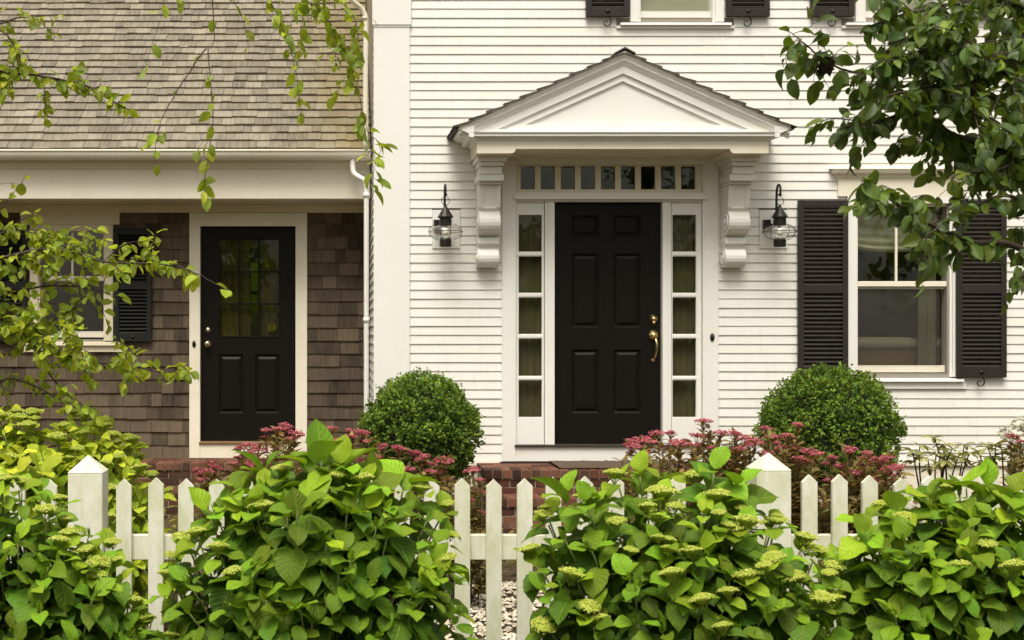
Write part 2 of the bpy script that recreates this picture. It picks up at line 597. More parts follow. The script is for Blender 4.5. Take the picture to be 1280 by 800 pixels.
def shingles(mb, origin, udir, vdir, nrm, ulen, rows, exp, thick, wmin, wmax, cuts=(), over=1.75, jit=.004, first_tint=None):
    """individually laid shingles on a plane; cuts are (ua, ub, va, vb)"""
    o, u, v, n = (np.asarray(a, float) for a in (origin, udir, vdir, nrm))
    for r in range(rows):
        v0 = r * exp
        m = v0 + exp * .5
        drift = rng.uniform(-.002, .002)
        for s, e in intervals(0, ulen, [(c[0], c[1]) for c in cuts if c[2] < m < c[3]]):
            x = s - (rng.uniform(0, wmax * .6) if s == 0 else 0)
            while x < e - .012:
                w = rng.uniform(wmin, wmax)
                b = min(x + w, e)
                if e - b < .03: b = e
                a = max(x, s)
                lo = v0 + drift + rng.normal(0, jit * .5)
                hi = lo + exp * over
                t = thick * rng.uniform(.8, 1.2)
                lift = rng.normal(0, .0012)
                t2 = t + rng.normal(0, .001)
                q = []
                for vv, n0, na, nb in ((lo, .001, t + lift, t2 + lift), (hi, -.012, -.008, -.008)):
                    q.append([o + u * (a + .0012) + v * vv + n * n0, o + u * (b - .0012) + v * vv + n * n0,
                              o + u * (b - .0012) + v * vv + n * nb, o + u * (a + .0012) + v * vv + n * na])
                vs = np.array(q[0] + q[1])
                rr = rng.random()
                if first_tint is not None and r == 0: rr = first_tint + .2 * rng.random()
                base = rng.uniform(0, 50)
                uu = [a, b, b, a, a, b, b, a]
                vvv = [lo, lo, lo, lo, hi, hi, hi, hi]
                luv = np.array([[uu[i] + base, vvv[i] + base * .3, base] for i in range(8)])
                mb.add(vs, np.array([(0, 1, 2, 3), (3, 2, 6, 7), (0, 3, 7, 4), (1, 5, 6, 2), (4, 7, 6, 5)]), (rr, rng.random(), rng.random()), luv)
                x = b


def shutter_mesh(w, z0, z1, rails, mat, parent, pitch=.0375, x=0.0, y=0.0, dog=True, dogx=None):
    """louvred shutter standing at x..x+w, outer face y-.045; rails: list of (za, zb) horizontal members"""
    st = .048
    mb = MB()
    yf = y - .042
    mb.box(x, x + st, yf, y - .008, z0, z1)
    mb.box(x + w - st, x + w, yf, y - .008, z0, z1)
    rs = sorted(rails)
    for a, b in rs:
        mb.box(x + st, x + w - st, yf + .001, y - .009, a, b)
    o = mb.build('shutter', mat, parent, bevel=.003)
    lv = MB()
    for (a0, b0), (a1, b1) in zip(rs[:-1], rs[1:]):
        n = max(2, int(round((a1 - b0) / pitch)))
        p = (a1 - b0) / n
        for k in range(n):
            zc = b0 + (k + .5) * p
            j = rng.normal(0, .0006)
            # blade: outer edge low, inner edge high
            lv.prism_x([(yf + .003, zc - .013 + j), (yf + .007, zc - .018 + j), (y - .007, zc + .008), (y - .010, zc + .014)], x + st - .004, x + w - st + .004)
    so = lv.build('louvre', mat, None)
    v = Vector((0, 0, 0))
    so.parent = o
    if parent is not None:
        so.location = -Vector(parent.location)
    return o


def s_hook(parent, x, y, z, top):
    """wrought iron shutter dog below a shutter"""
    mb = MB()
    pts = [(x, top), (x + .002, z + .075), (x + .016, z + .05), (x + .028, z + .022), (x + .020, z - .012), (x - .008, z - .022),
           (x - .030, z - .008), (x - .030, z + .016), (x - .012, z + .022), (x - .006, z + .008)]
    p = spline([(a, y - .02, b) for a, b in pts], 40)
    mb.tube(p, np.linspace(.0065, .004, 40), 6)
    mb.lathe([(0, -.022), (.016, -.018), (.016, 0), (.006, .006)], (x, y - .02, top), 10, 'y')
    return mb.build('shutter_hook', M['iron'], parent)


def sash(mb, x0, x1, z0, z1, y0, y1, st, top, bot, mull=(), mw=.02):
    mb.box(x0, x0 + st, y0, y1, z0, z1)
    mb.box(x1 - st, x1, y0, y1, z0, z1)
    mb.box(x0 + st, x1 - st, y0 + .001, y1, z0, z0 + bot)
    mb.box(x0 + st, x1 - st, y0 + .001, y1, z1 - top, z1)
    for xm in mull:
        mb.box(xm - mw / 2, xm + mw / 2, y0 + .003, y1, z0 + bot, z1 - top)


def raised_panel(mb, x0, x1, z0, z1, yr, yf, b=.022, m=.03):
    """raised field in a recessed panel: back at yr, field front at yf"""
    xi, xj, zi, zj = x0 + b, x1 - b, z0 + b, z1 - b
    v = [(x0 + .006, yr, z0 + .006), (x1 - .006, yr, z0 + .006), (x1 - .006, yr, z1 - .006), (x0 + .006, yr, z1 - .006),
         (xi, yf, zi), (xj, yf, zi), (xj, yf, zj), (xi, yf, zj)]
    mb.add(v, [(0, 1, 5, 4), (1, 2, 6, 5), (2, 3, 7, 6), (3, 0, 4, 7), (4, 5, 6, 7)])


def panelled_door(name, x0, x1, z0, z1, y, panels, mat, parent, glazed=None):
    """stiles and rails around recessed raised panels; y is the outer face"""
    holes = list(panels) + ([glazed] if glazed else [])
    mb = MB()
    holed_panel(mb, x0, x1, z0, z1, y, y + .018, holes)
    holed_panel(mb, x0 + .001, x1 - .001, z0 + .001, z1 - .001, y + .018, y + .045, [glazed] if glazed else [])
    for p in panels:
        # moulded edge sloping into the recess
        a, b, c, d = p
        s = .016
        o = [(a, y, c), (b, y, c), (b, y, d), (a, y, d)]
        i = [(a + s, y + .017, c + s), (b - s, y + .017, c + s), (b - s, y + .017, d - s), (a + s, y + .017, d - s)]
        mb.add(o + i, [(0, 1, 5, 4), (1, 2, 6, 5), (2, 3, 7, 6), (3, 0, 4, 7)])
        raised_panel(mb, a + s, b - s, c + s, d - s, y + .0165, y + .004, .03)
    return mb.build(name, mat, parent)


# ------------------------------------------------------------------ ground
def W2(x):  # px on the white wall -> X
    return wx(x, D)


ZB = wz(577, D)                     # bottom of the clapboards, and of the porch step
g = MB()
n = 60
xs = np.concatenate([np.linspace(-60, -6, 8), np.linspace(-5, 9, 90), np.linspace(10, 60, 8)])
ys = np.concatenate([np.linspace(-30, 0, 8), np.linspace(1, 12.5, 80), np.linspace(14, 80, 8)])
gx, gy = np.meshgrid(xs, ys)
gz = .018 * np.sin(gx * 3.1 + gy * 1.7) * np.cos(gy * 2.3 - gx) + .01 * np.sin(gx * 9 + gy * 7)
gz = np.where((gy > 0) & (gy < 12), gz, gz * .3)
g.strip(np.stack([gx, gy, gz - .01], -1), smooth=True)
tag(g.build('ground', M['soil']), kind='structure')

# pale gravel walk inside the fence
gr = MB()
tmpl_v = np.array([(1, 0, 0), (-1, 0, 0), (0, 1, 0), (0, -1, 0), (0, 0, 1), (0, 0, -1)], float)
ico_f = np.array([(0, 2, 4), (2, 1, 4), (1, 3, 4), (3, 0, 4), (2, 0, 5), (1, 2, 5), (3, 1, 5), (0, 3, 5)])
N = 9000
cx = rng.uniform(.2, 3.4, N)
cy = rng.uniform(5.5, 8.5, N)
sz = rng.uniform(.008, .022, N)
jitv = rng.uniform(.7, 1.3, (N, 6, 1))
ang = rng.uniform(0, 6.28, N)
v = tmpl_v[None] * jitv * sz[:, None, None] * np.array([1.2, .9, .7])
c, s = np.cos(ang)[:, None], np.sin(ang)[:, None]
vx = v[..., 0] * c - v[..., 1] * s
vy = v[..., 0] * s + v[..., 1] * c
v = np.stack([vx + cx[:, None], vy + cy[:, None], v[..., 2] + .012], -1)
f = (ico_f[None] + (np.arange(N) * 6)[:, None, None]).reshape(-1, 3)
tn = np.repeat(rng.random(N), 6)
gr.add(v.reshape(-1, 3), f, np.stack([tn, tn, tn], -1))
tag(gr.build('gravel', M['pebble']), 'pale loose gravel between the picket fence and the brick steps', 'gravel', kind='stuff')

# ------------------------------------------------------------------ white clapboard house
XC0, XC1 = W2(467), W2(512)          # corner board
XR = 7.6
ZTOP = 5.7
house = empty('white_house', (XC0, D, 0), 'white clapboard house with a pedimented black front door and dark shutters', 'house')

DX0, DX1 = W2(627), W2(897)          # outside of the door casing
wcuts = [(DX0, DX1, 0, wz(187)),
         (W2(1057), W2(1203), wz(487), wz(214)),
         (W2(786), W2(905), wz(28), 9), (W2(770), W2(917), wz(36.5), wz(27)),
         (W2(1067), W2(1186), wz(28), 9), (W2(1051), W2(1198), wz(36.5), wz(27)),
         (W2(540), W2(575.5), wz(311), wz(262.5)), (W2(948), W2(983.5), wz(311), wz(262.5))]
mb = MB()
clapboards(mb, XC1, XR, ZB, ZTOP, D, wcuts)
mb.build('clapboard', M['clap'], house)
# rough wall behind the boards, open where there is glass or a door
holes = [(W2(644), W2(878), ZB, wz(201)), (W2(1064), W2(1184), wz(467), wz(251)),
         (W2(794), W2(897), wz(23), 5.4), (W2(1075), W2(1178), wz(23), 5.4)]
mb = MB()
holed_panel(mb, XC0 + .03, XR, .0, ZTOP, D + .005, D + .11, holes)
mb.build('wall', M['room'], house)
# side wall toward the porch, lapped boards running back
mb = MB()
z = .1
while z < ZTOP:
    zt = z + .0775
    mb.hexa([(XC0 - .006, D + .035, z), (XC0 + .03, D + .035, z), (XC0 + .03, D + 4, z), (XC0 - .006, D + 4, z),
             (XC0 + .009, D + .035, zt + .01), (XC0 + .03, D + .035, zt + .01), (XC0 + .03, D + 4, zt + .01), (XC0 + .009, D + 4, zt + .01)])
    z = zt
mb.build('side_wall', M['clap'], house)
mb = MB()
mb.box(XC0, XC1, D - .03, D + .034, ZB - .35, wz(33))
mb.box(XC0 - .012, XC1 + .012, D - .042, D + .034, wz(32.5), ZTOP)
mb.box(XC0 - .006, XC1 + .006, D - .036, D + .033, wz(35), wz(32.6))
mb.build('corner_board', M['trim'], house, bevel=.004)
mb = MB()
mb.box(XC1 + .001, DX0 - .02, D - .03, D + .003, ZB - .035, ZB - .004)
mb.box(DX1 + .02, XR, D - .03, D + .003, ZB - .035, ZB - .004)
mb.build('water_table', M['trim_aged_shade'], house, bevel=.003)
mb = MB()
mb.box(XC1, XR, D - .008, D + .003, -.2, ZB - .037)
mb.build('foundation', M['trim_aged_shade'], house)

# ---- front door surround
yc = D - .03                        # face of the casing
Z_sill = wz(556)
mb = MB()
mb.box(DX0, W2(644.5), yc, D + .1, ZB + .003, wz(187))
mb.box(W2(877.5), DX1, yc, D + .1, ZB + .003, wz(187))
mb.box(W2(644.5), W2(877.5), yc + .002, D + .1, wz(206), wz(187))        # head board over the transom
mb.box(W2(641), W2(881), yc - .028, D + .08, wz(250), wz(244.5))          # ledge between transom and door
mb.box(W2(643), W2(879), yc - .012, D + .08, wz(244.6), wz(241))
mb.box(W2(644.5), W2(877.5), yc + .004, D + .09, wz(252.4), wz(250.1))
for a, b in ((680.5, 693.5), (827.5, 839.5)):                              # mullions beside the door
    mb.box(W2(a) + .003, W2(b) - .003, D - .005, D + .095, Z_sill, wz(252.5))
    mb.box(W2(a) + (.03 if a < 700 else .003), W2(b) - (.003 if a < 700 else .03), D - .014, D - .004, Z_sill, wz(252.6))
mb.build('door_surround', M['trim'], house, bevel=.004)
mb = MB()
mb.box(W2(644.5), W2(877.5), D - .026, D + .1, ZB + .004, wz(558.2))
mb.build('door_kickboard', M['trim'], house, bevel=.003)
mb = MB()
mb.box(W2(642.5), W2(879), D - .048, D + .1, wz(558), wz(555.5))
mb.build('threshold', M['bronze'], house, bevel=.003)

# transom of nine small lights
tf = MB()
holes9 = []
for k in range(9):
    xa = 651 + k * 25.1
    holes9.append((W2(xa), W2(xa + 18), wz(236.5), wz(207.5)))
holed_panel(tf, W2(644.6), W2(877.4), wz(241), wz(206.2), D + .012, D + .05, holes9)
tro = tf.build('transom_window', M['trim_aged_shade'], house)
gl = MB()
for h in holes9:
    gl.box(h[0] - .004, h[1] + .004, D + .028, D + .032, h[2] - .004, h[3] + .004)
o = gl.build('glass', M['glass_dark'], None)
o.parent = tro
o.location = -house.location
# sidelights: five lights over a panel
for x0, x1, gx0, gx1 in ((645, 680.3, 648.5, 677.5), (839.7, 877.3, 841, 870.5)):
    sf = MB()
    hs = [(W2(gx0), W2(gx1), wz(b), wz(a)) for a, b in ((268.5, 314.5), (320.5, 366), (372, 417.5), (423.5, 470), (475.5, 521.5))]
    holed_panel(sf, W2(x0) + .001, W2(x1) - .001, Z_sill, wz(252.5), D + .006, D + .05, hs)
    for a, b in zip(hs[:-1], hs[1:]):
        sf.box(W2(gx0) + .002, W2(gx1) - .002, D + .0, D + .0065, b[3] + .007, a[2] - .007)
    so = sf.build('sidelight', M['trim'], house, bevel=.0025)
    gl = MB()
    for h in hs:
        gl.box(h[0] - .004, h[1] + .004, D + .026, D + .030, h[2] - .004, h[3] + .004)
    cw_ = MB()
    rows = []
    xx = np.linspace(W2(gx0) - .02, W2(gx1) + .02, 36)
    for zz in np.linspace(Z_sill + .1, wz(262), 12):
        rows.append([(x, D + .085 + .008 * math.sin(x * 95 + .6 * math.sin(zz * 3)), zz) for x in xx])
    cw_.strip(rows, smooth=True)
    o = cw_.build('sheer_curtain', M['sheer'], None)
    o.parent = so
    o.location = -house.location
    o = gl.build('glass', M['glass_dark'], None)
    o.parent = so
    o.location = -house.location

# six panel door
dx0, dx1 = W2(694), W2(827)
pan = [(a, b, c, d) for a, b in ((716, 750), (768.5, 802.5)) for c, d in ((295.5, 268.5), (409.5, 316.5), (517, 437))]
pan = [(W2(a), W2(b), wz(c), wz(d)) for a, b, c, d in pan]
door = panelled_door('front_door', dx0, dx1, Z_sill + .003, wz(253.2), D + .045, pan, M['black'], house)
hw = MB()
yh = D + .045
cxh, czh = W2(818.5), wz(398.5, D)
hw.lathe([(.038, 0), (.038, -.006), (.030, -.012), (.030, -.018), (.020, -.022), (.020, -.026), (0, -.027)], (cxh, yh, czh), 24, 'y')
hw.lathe([(.012, 0), (.014, -.02), (.010, -.024), (0, -.025)], (cxh, yh, czh - .034), 14, 'y')
hw.lathe([(.011, -.027), (.008, -.031), (0, -.031)], (cxh, yh, czh), 12, 'y')
o = hw.build('deadbolt', M['brass'], None); o.parent = door; o.location = -house.location
hw = MB()
cz2 = wz(419, D)
hw.lathe([(.044, 0), (.044, -.005), (.036, -.010), (.034, -.016), (.018, -.020), (.014, -.03), (0, -.031)], (cxh, yh, cz2), 24, 'y')
pts = spline([(cxh, yh - .008, cz2 - .03), (cxh + .006, yh - .045, cz2 - .035), (cxh + .012, yh - .062, cz2 - .075), (cxh + .010, yh - .058, cz2 - .13),
              (cxh + .004, yh - .035, cz2 - .18), (cxh - .002, yh - .012, cz2 - .205), (cxh - .004, yh - .002, cz2 - .215)], 30)
hw.tube(pts, np.interp(np.linspace(0, 1, 30), [0, .2, .5, .85, 1], [.010, .012, .010, .009, .012]), 10)
hw.lathe([(.017, 0), (.017, -.006), (.010, -.012), (0, -.013)], (cxh - .004, yh, cz2 - .215), 16, 'y')
hw.box(cxh - .012, cxh + .012, yh - .05, yh - .03, cz2 - .014, cz2 - .008)
o = hw.build('door_handle', M['brass'], None); o.parent = door; o.location = -house.location
hw = MB()
a = np.arange(20) * 2 * math.pi / 20
cxb, czb = W2(889), wz(421.5)
rows = [np.stack([cxb + .019 * s * np.cos(a), np.full(20, yc - d), czb + .034 * s * np.sin(a)], -1) for s, d in ((1, 0), (1, .006), (.8, .011), (.4, .013), (.38, .017), (.02, .019))]
hw.strip(rows, closed=True, smooth=True)
hw.build('doorbell', M['iron'], house)

# ---- pediment
CXP = W2(760.5)
YF = D - .55                        # frieze face
TAN = .447
ZA = 3.952                          # roof ridge
HW = 1.186


def chevron(mb, off0, off1, zb, ya, yb, xlim=9):
    """gable shaped band between two offsets below the roof line, cut off level at zb"""
    def x_at(off):
        return min((ZA - off - zb) / TAN, xlim)
    off1 = min(off1, ZA - zb - .002)
    xo, xi = x_at(off0), x_at(off1)
    zo, zi = ZA - off0 - TAN * xo, ZA - off1 - TAN * xi
    for s in (-1, 1):
        p = [(CXP, ZA - off0), (CXP + s * xo, zo), (CXP + s * xi, zi), (CXP, ZA - off1)]
        mb.prism_y(p if s < 0 else p[::-1], ya, yb)


Z_cor = wz(164.5, D - .62)           # top of the level cornice
Z_fr = wz(191.5, YF)                # underside of the frieze ends
Z_arch = wz(186, YF)
mb = MB()
# level entablature: front frieze with quarter-round cut where it drops to the brackets
xi = (wx(908, YF) - wx(640, YF)) / 2
prof = [(-HW, Z_cor - .05), (-HW, Z_fr), (-xi - .035, Z_fr)]
for k in range(7):
    t = k / 6 * math.pi / 2
    prof.append((-xi - .035 + .035 * math.sin(t), Z_fr + (Z_arch - Z_fr) * (1 - math.cos(t))))
prof = prof + [(-x, zz) for x, zz in prof[::-1]]
pl = [(CXP + x, zz) for x, zz in prof]
# as quads per column so that the concave outline stays clean
xs_ = [p[0] for p in pl]
top = Z_cor - .05
lower = sorted({(round(x, 5), round(zz, 5)) for x, zz in pl if zz < top - 1e-6})
for (xa, za), (xb, zb2) in zip(lower[:-1], lower[1:]):
    if xb - xa < 1e-4: continue
    mb.hexa([(xa, YF, za), (xb, YF, zb2), (xb, D + .002, zb2), (xa, D + .002, za), (xa, YF, top), (xb, YF, top), (xb, D + .002, top), (xa, D + .002, top)])
mb.build('porch_soffit', M['trim_aged_shade'], house)
mb = MB()


def swept(mb, prof):
    """moulding profile (projection, z) carried round left return, front and right return with mitres"""
    rows = []
    for sx, yy in ((-1, 'b'), (-1, 'f'), (1, 'f'), (1, 'b')):
        rows.append([(CXP + sx * (HW + p), (YF - p) if yy == 'f' else D + .002, zz) for p, zz in prof])
    mb.strip(rows)


cor = [(0, Z_cor - .135), (.008, Z_cor - .135), (.012, Z_cor - .122), (.012, Z_cor - .112), (.03, Z_cor - .095), (.045, Z_cor - .085),
       (.05, Z_cor - .075), (.05, Z_cor - .052), (.078, Z_cor - .050), (.080, Z_cor - .044), (.080, Z_cor - .018), (.088, Z_cor - .014), (.092, Z_cor - .006), (.094, Z_cor), (0, Z_cor + .004)]
cor = [(p, zz + .045) if False else (p, zz) for p, zz in cor]
# front shows a thin crown over a shadow line over the flat frieze
cor = [(0, Z_cor - .062), (.006, Z_cor - .062), (.010, Z_cor - .052), (.024, Z_cor - .043), (.03, Z_cor - .036), (.05, Z_cor - .034), (.052, Z_cor - .030),
       (.052, Z_cor - .012), (.06, Z_cor - .009), (.064, Z_cor), (-.02, Z_cor + .001)]
swept(mb, cor)
# crown on the eave returns, under the roof edge
for s in (-1, 1):
    pr = [(HW + .03, Z_cor - .03), (HW + .066, Z_cor - .03), (HW + .072, Z_cor - .018), (HW + .072, Z_cor), (HW + .10, Z_cor + .012), (HW + .13, Z_cor + .024), (HW + .145, Z_cor + .042), (HW + .150, Z_cor + .058), (HW + .03, Z_cor + .06)]
    if s < 0:
        pr = [(-x, zz) for x, zz in pr][::-1]
    mb.prism_y([(CXP + x, zz - .012) for x, zz in pr], YF - .062, D + .002)
mb.build('cornice', M['trim'], house)
mb = MB()
# tympanum and the stepped bands round it
zb = Z_cor + .001
chevron(mb, .08, .178, zb, YF - .018, YF + .05)
chevron(mb, .15, .238, zb, YF, YF + .05)
chevron(mb, .20, 1.0, zb, YF + .018, YF + .05)
xo = (ZA - .12 - zb) / TAN
mb.prism_y([(CXP - xo, zb - .01), (CXP + xo, zb - .01), (CXP + xo - .028 / TAN, zb + .028), (CXP - xo + .028 / TAN, zb + .028)], YF - .0205, YF + .05)
xo = (ZA - .16 - zb) / TAN
mb.prism_y([(CXP - xo, zb), (CXP + xo, zb), (CXP + xo - .066 / TAN, zb + .066), (CXP - xo + .066 / TAN, zb + .066)], YF - .003, YF + .05)
mb.build('tympanum', M['trim'], house)
mb = MB()
# raking crown, an ogee run along both slopes
rake = [(YF - .018, .112), (YF - .026, .110), (YF - .027, .098), (YF - .034, .096), (YF - .040, .084), (YF - .041, .078), (YF - .049, .076), (YF - .050, .052),
        (YF - .056, .050), (YF - .064, .034), (YF - .066, .028), (YF - .072, .026), (YF - .072, .008), (YF + .05, .006)]
rows = []
for x in (-(HW + .155), 0, HW + .155):
    rows.append([(CXP + x, yy, ZA - off - TAN * abs(x)) for yy, off in rake])
mb.strip(rows)
for x in (-(HW + .155), HW + .155):
    mb.add([(CXP + x, yy, ZA - off - TAN * abs(x)) for yy, off in rake], [tuple(range(len(rake)))])
# gable wall filling behind to the house
mb.build('raking_cornice', M['trim'], house)
mb = MB()
for s in (-1, 1):
    L = HW + .185
    q = [(0, 0.012), (s * L, .012), (s * L, .03), (0, .03)]
    p = [(CXP + x, ZA - off - TAN * abs(x)) for x, off in q]
    mb.prism_y(p if s > 0 else p[::-1], YF - .068, D + .002)
rf = mb.build('pediment_roof', M['shutter'], house)
mb = MB()
ca = math.atan(TAN)
for s in (-1, 1):
    Ls = (HW + .195) / math.cos(ca)
    o0 = (CXP + s * (HW + .195), YF - .085, ZA - .012 - TAN * (HW + .195))
    if s > 0:
        shingles(mb, (o0[0], D, o0[2]), (0, -1, 0), (-math.cos(ca), 0, math.sin(ca)), (math.sin(ca), 0, math.cos(ca)), .635, 10, Ls / 10.25, .015, .08, .16, over=1.22, jit=.006)
    else:
        shingles(mb, (o0[0], YF - .085, o0[2]), (0, 1, 0), (math.cos(ca), 0, math.sin(ca)), (-math.sin(ca), 0, math.cos(ca)), .635, 10, Ls / 10.25, .015, .08, .16, over=1.22, jit=.006)
for s in (-1, 1):
    q = [(0, -.022), (s * .085, -.014), (s * .085, -.002), (0, -.008)]
    p = [(CXP + x, ZA - off - TAN * abs(x)) for x, off in q]
    mb.prism_y(p if s < 0 else p[::-1], YF - .087, D + .002, (.4, .4, .4))
o = mb.build('shingle_covering', M['ped_roof'], None); o.parent = rf; o.location = -house.location

# ---- scrolled brackets under the pediment
bprof = [(0, 3.128), (.40, 3.128), (.40, 3.085), (.375, 3.07), (.33, 3.06), (.33, 3.0), (.30, 2.985), (.30, 2.93), (.27, 2.92), (.262, 2.905)]
body = [(0, 2.905), (.235, 2.905), (.225, 2.86), (.21, 2.78), (.20, 2.715)]
def arc(cy, cz, r, a0, a1, n=9):
    return [(cy + r * math.cos(R(t)), cz + r * math.sin(R(t))) for t in np.linspace(a0, a1, n)]
body += [(.222, 2.712)] + arc(.145, 2.60, .10, 62, -70) + [(.10, 2.475), (.135, 2.472), (.14, 2.42)] + [(.105, 2.405)] + arc(.06, 2.305, .085, 65, -80) + [(.03, 2.222), (0, 2.222)]
for bx in (611.0, 917.5):
    xb = W2(bx) + .004 * (1 if bx > 700 else 0)
    xb = CXP + (-1 if bx < 700 else 1) * 1.045
    w = .088
    mb = MB()
    mb.prism_x([(D - .012 - p, zz) for p, zz in body], xb - w, xb + w)
    for k, (p0, z0_, p1, z1_, ww) in enumerate(((.40, 3.0845, 0, 3.1275, .122), (.365, 3.05, 0, 3.084, .102), (.33, 2.985, 0, 3.0495, .090), (.32, 2.93, 0, 2.9845, .106), (.268, 2.906, 0, 2.9295, .094))):
        mb.box(xb - ww, xb + ww, D - .012 - p0, D - .01, z0_, z1_)
    # splayed underside of the cap
    # raised edges leaving a sunk panel on the face
    for e in (-1, 1):
        xa, xb2 = sorted((xb + e * w * .62, xb + e * w * 1.0))
        mb.prism_x([(D - .012 - p, zz) for p, zz in ((.05, 2.90), (.249, 2.90), (.237, 2.86), (.222, 2.78), (.212, 2.718), (.05, 2.718))], xa + (0 if e > 0 else -.003), xb2 + (.003 if e > 0 else 0))
        for cy, cz, r in ((.145, 2.60, .07), (.06, 2.305, .06)):     # scroll eyes on the sides
            x_ = xb + e * (w + .001)
            aa = np.arange(18) * 2 * math.pi / 18
            rows = [np.stack([np.full(18, x_ + e * h), D - .012 - cy + rr * np.cos(aa), cz + rr * np.sin(aa)], -1) for rr, h in ((r, 0), (r, .008), (r * .8, .008), (r * .72, .002), (r * .4, .002), (r * .3, .012), (.001, .014))]
            mb.strip(rows, closed=True, smooth=False)
    mb.build('bracket', M['trim'], house, bevel=.003)


# ---- windows of the white house
def double_hung(parent, ox0, ox1, oz0, oz1, gx_u, gz_u, gx_l, gz_l, y, mull, casing_mat, head=None, sill=None, frame_mat=None):
    """casing box ox/oz (X, Z), upper and lower glass rectangles; y = wall face"""
    fr = MB()
    cw = .075
    for a, b in ((ox0, ox0 + cw), (ox1 - cw, ox1)):
        fr.box(a, b, y - .032, y + .09, oz0, oz1)
    fr.box(ox0 + cw, ox1 - cw, y - .031, y + .09, oz1 - cw * .8, oz1)
    for a, b in ((ox0 + cw, ox0 + cw + .018), (ox1 - cw - .018, ox1 - cw)):
        fr.box(a, b, y - .012, y + .09, oz0, oz1 - cw * .8)
    if sill:
        sx0, sx1, s0, s1, s2 = sill
        fr.hexa([(sx0 + .03, y - .055, s1), (sx1 - .03, y - .055, s1), (sx1 - .03, y + .1, s1), (sx0 + .03, y + .1, s1),
                 (sx0 + .03, y - .05, s2 - .012), (sx1 - .03, y - .05, s2 - .012), (sx1 - .03, y + .1, s2), (sx0 + .03, y + .1, s2)])
        fr.box(sx0, sx1, y - .028, y + .002, s0, s1 - .001)
    win = fr.build('window', casing_mat, parent, bevel=.003)
    off = -parent.location
    ix0, ix1 = ox0 + cw + .018, ox1 - cw - .018
    sm = MB()
    ym = gz_u[0] - .045
    sash(sm, ix0 + .002, ix1 - .002, ym, oz1 - cw * .8, y + .012, y + .04, gx_u[0] - ix0 - .002, max(.01, oz1 - cw * .8 - gz_u[1]), .045, mull)
    sash(sm, ix0 + .003, ix1 - .003, gz_l[0] - .06, ym - .001, y + .044, y + .075, gx_l[0] - ix0 - .003, ym - gz_l[1], .06)
    so = sm.build('sash', frame_mat or casing_mat, None, bevel=.003)
    so.parent = win; so.location = off
    gm = MB()
    gm.box(gx_u[0] - .005, gx_u[1] + .005, y + .024, y + .028, gz_u[0] - .005, gz_u[1] + .005)
    gm.box(gx_l[0] - .005, gx_l[1] + .005, y + .058, y + .062, gz_l[0] - .005, gz_l[1] + .005)
    sc = MB()
    sc.box(gx_l[0] - .02, gx_l[1] + .02, y + .0405, y + .0425, gz_l[0] - .01, gz_l[1] + .01)
    so2 = sc.build('insect_screen', M['screen'], None)
    so2.parent = win; so2.location = off
    go = gm.build('glass', M['glass'], None)
    go.parent = win; go.location = off
    return win


win1 = double_hung(house, W2(1058), W2(1200), wz(471), wz(246), (W2(1069), W2(1176)), (wz(351.5), wz(258)), (W2(1067.5), W2(1175)), (wz(457), wz(361)),
                   D, (W2(1121.5),), M['trim'], sill=(W2(1053), W2(1206), wz(486), wz(477), wz(471.5)), frame_mat=M['trim_aged_shade'])
# window head: flat board under a small crown
mb = MB()
mb.box(W2(1046), W2(1204), D - .03, D + .002, wz(245.8), wz(224))
prof = [(0, wz(224)), (.034, wz(224)), (.042, wz(222)), (.05, wz(219)), (.075, wz(217.5)), (.085, wz(214.5)), (.09, wz(213)), (0, wz(212))]
rows = []
for sx, fy in ((-1, 0), (-1, 1), (1, 1), (1, 0)):
    rows.append([((W2(1046) - p + .03) if sx < 0 else (W2(1204) + p - .03), (D - p) if fy else D + .002, zz) for p, zz in prof])
mb.strip(rows)
mb.add([(W2(1035), D - .09, wz(212.6)), (W2(1215), D - .09, wz(212.6)), (W2(1215), D + .002, wz(211)), (W2(1035), D + .002, wz(211))], [(0, 1, 2, 3)])
o = mb.build('window_head', M['trim_aged_shade'], house)

for x0 in (995, 1192):
    s = shutter_mesh(W2(1057) - W2(995), wz(471.5), wz(251), [(wz(471.4), wz(459)), (wz(367), wz(357.5)), (wz(259.5), wz(251.1))], M['shutter'], house, x=W2(x0), y=D - .02)
    h = s_hook(None, W2(x0) + .21, D - .03, wz(479), wz(465))
    h.parent = s; h.location = -house.location

# upper windows, cut by the top of the picture
for cxp in (845, 1126):
    dlt = cxp - 845
    ztop2 = 5.6
    w = double_hung(house, W2(787 + dlt), W2(904 + dlt), wz(28), ztop2, (W2(799 + dlt), W2(887 + dlt)), (5.1, 5.5), (W2(798 + dlt), W2(887 + dlt)), (wz(12), 5.0),
                    D, (), M['trim'], sill=(W2(770 + dlt), W2(917 + dlt), wz(36.5), wz(33), wz(28.2)))
    bl = MB()
    xs_ = np.linspace(W2(792 + dlt), W2(894 + dlt), 30)
    rows = []
    for zz in np.linspace(wz(20), 5.5, 14):
        rows.append([(x, D + .10 + .006 * math.sin(x * 40 + zz * 3), zz) for x in xs_])
    bl.strip(rows, smooth=True)
    o = bl.build('window_blind', M['blind'], None); o.parent = w; o.location = -house.location
    for x0 in ((731, 905.5) if dlt == 0 else (1010.5, 1187)):
        s = shutter_mesh(W2(785) - W2(731), wz(22.5), 5.6, [(wz(22.4), wz(12)), (4.95, 5.02), (5.5, 5.59)], M['shutter'], house, x=W2(x0), y=D - .02)
        h = s_hook(None, W2(x0) + (.185 if x0 not in (1187,) else .18), D - .03, wz(31), wz(16))
        h.parent = s; h.location = -house.location

# lantern mounting boards
for a, b in ((540, 575.3), (948.2, 983.3)):
    mb = MB()
    mb.box(W2(a) + .002, W2(b) - .002, D - .0195, D + .003, wz(310.8), wz(262.8))
    mb.build('mounting_board', M['clap'], house, bevel=.002)

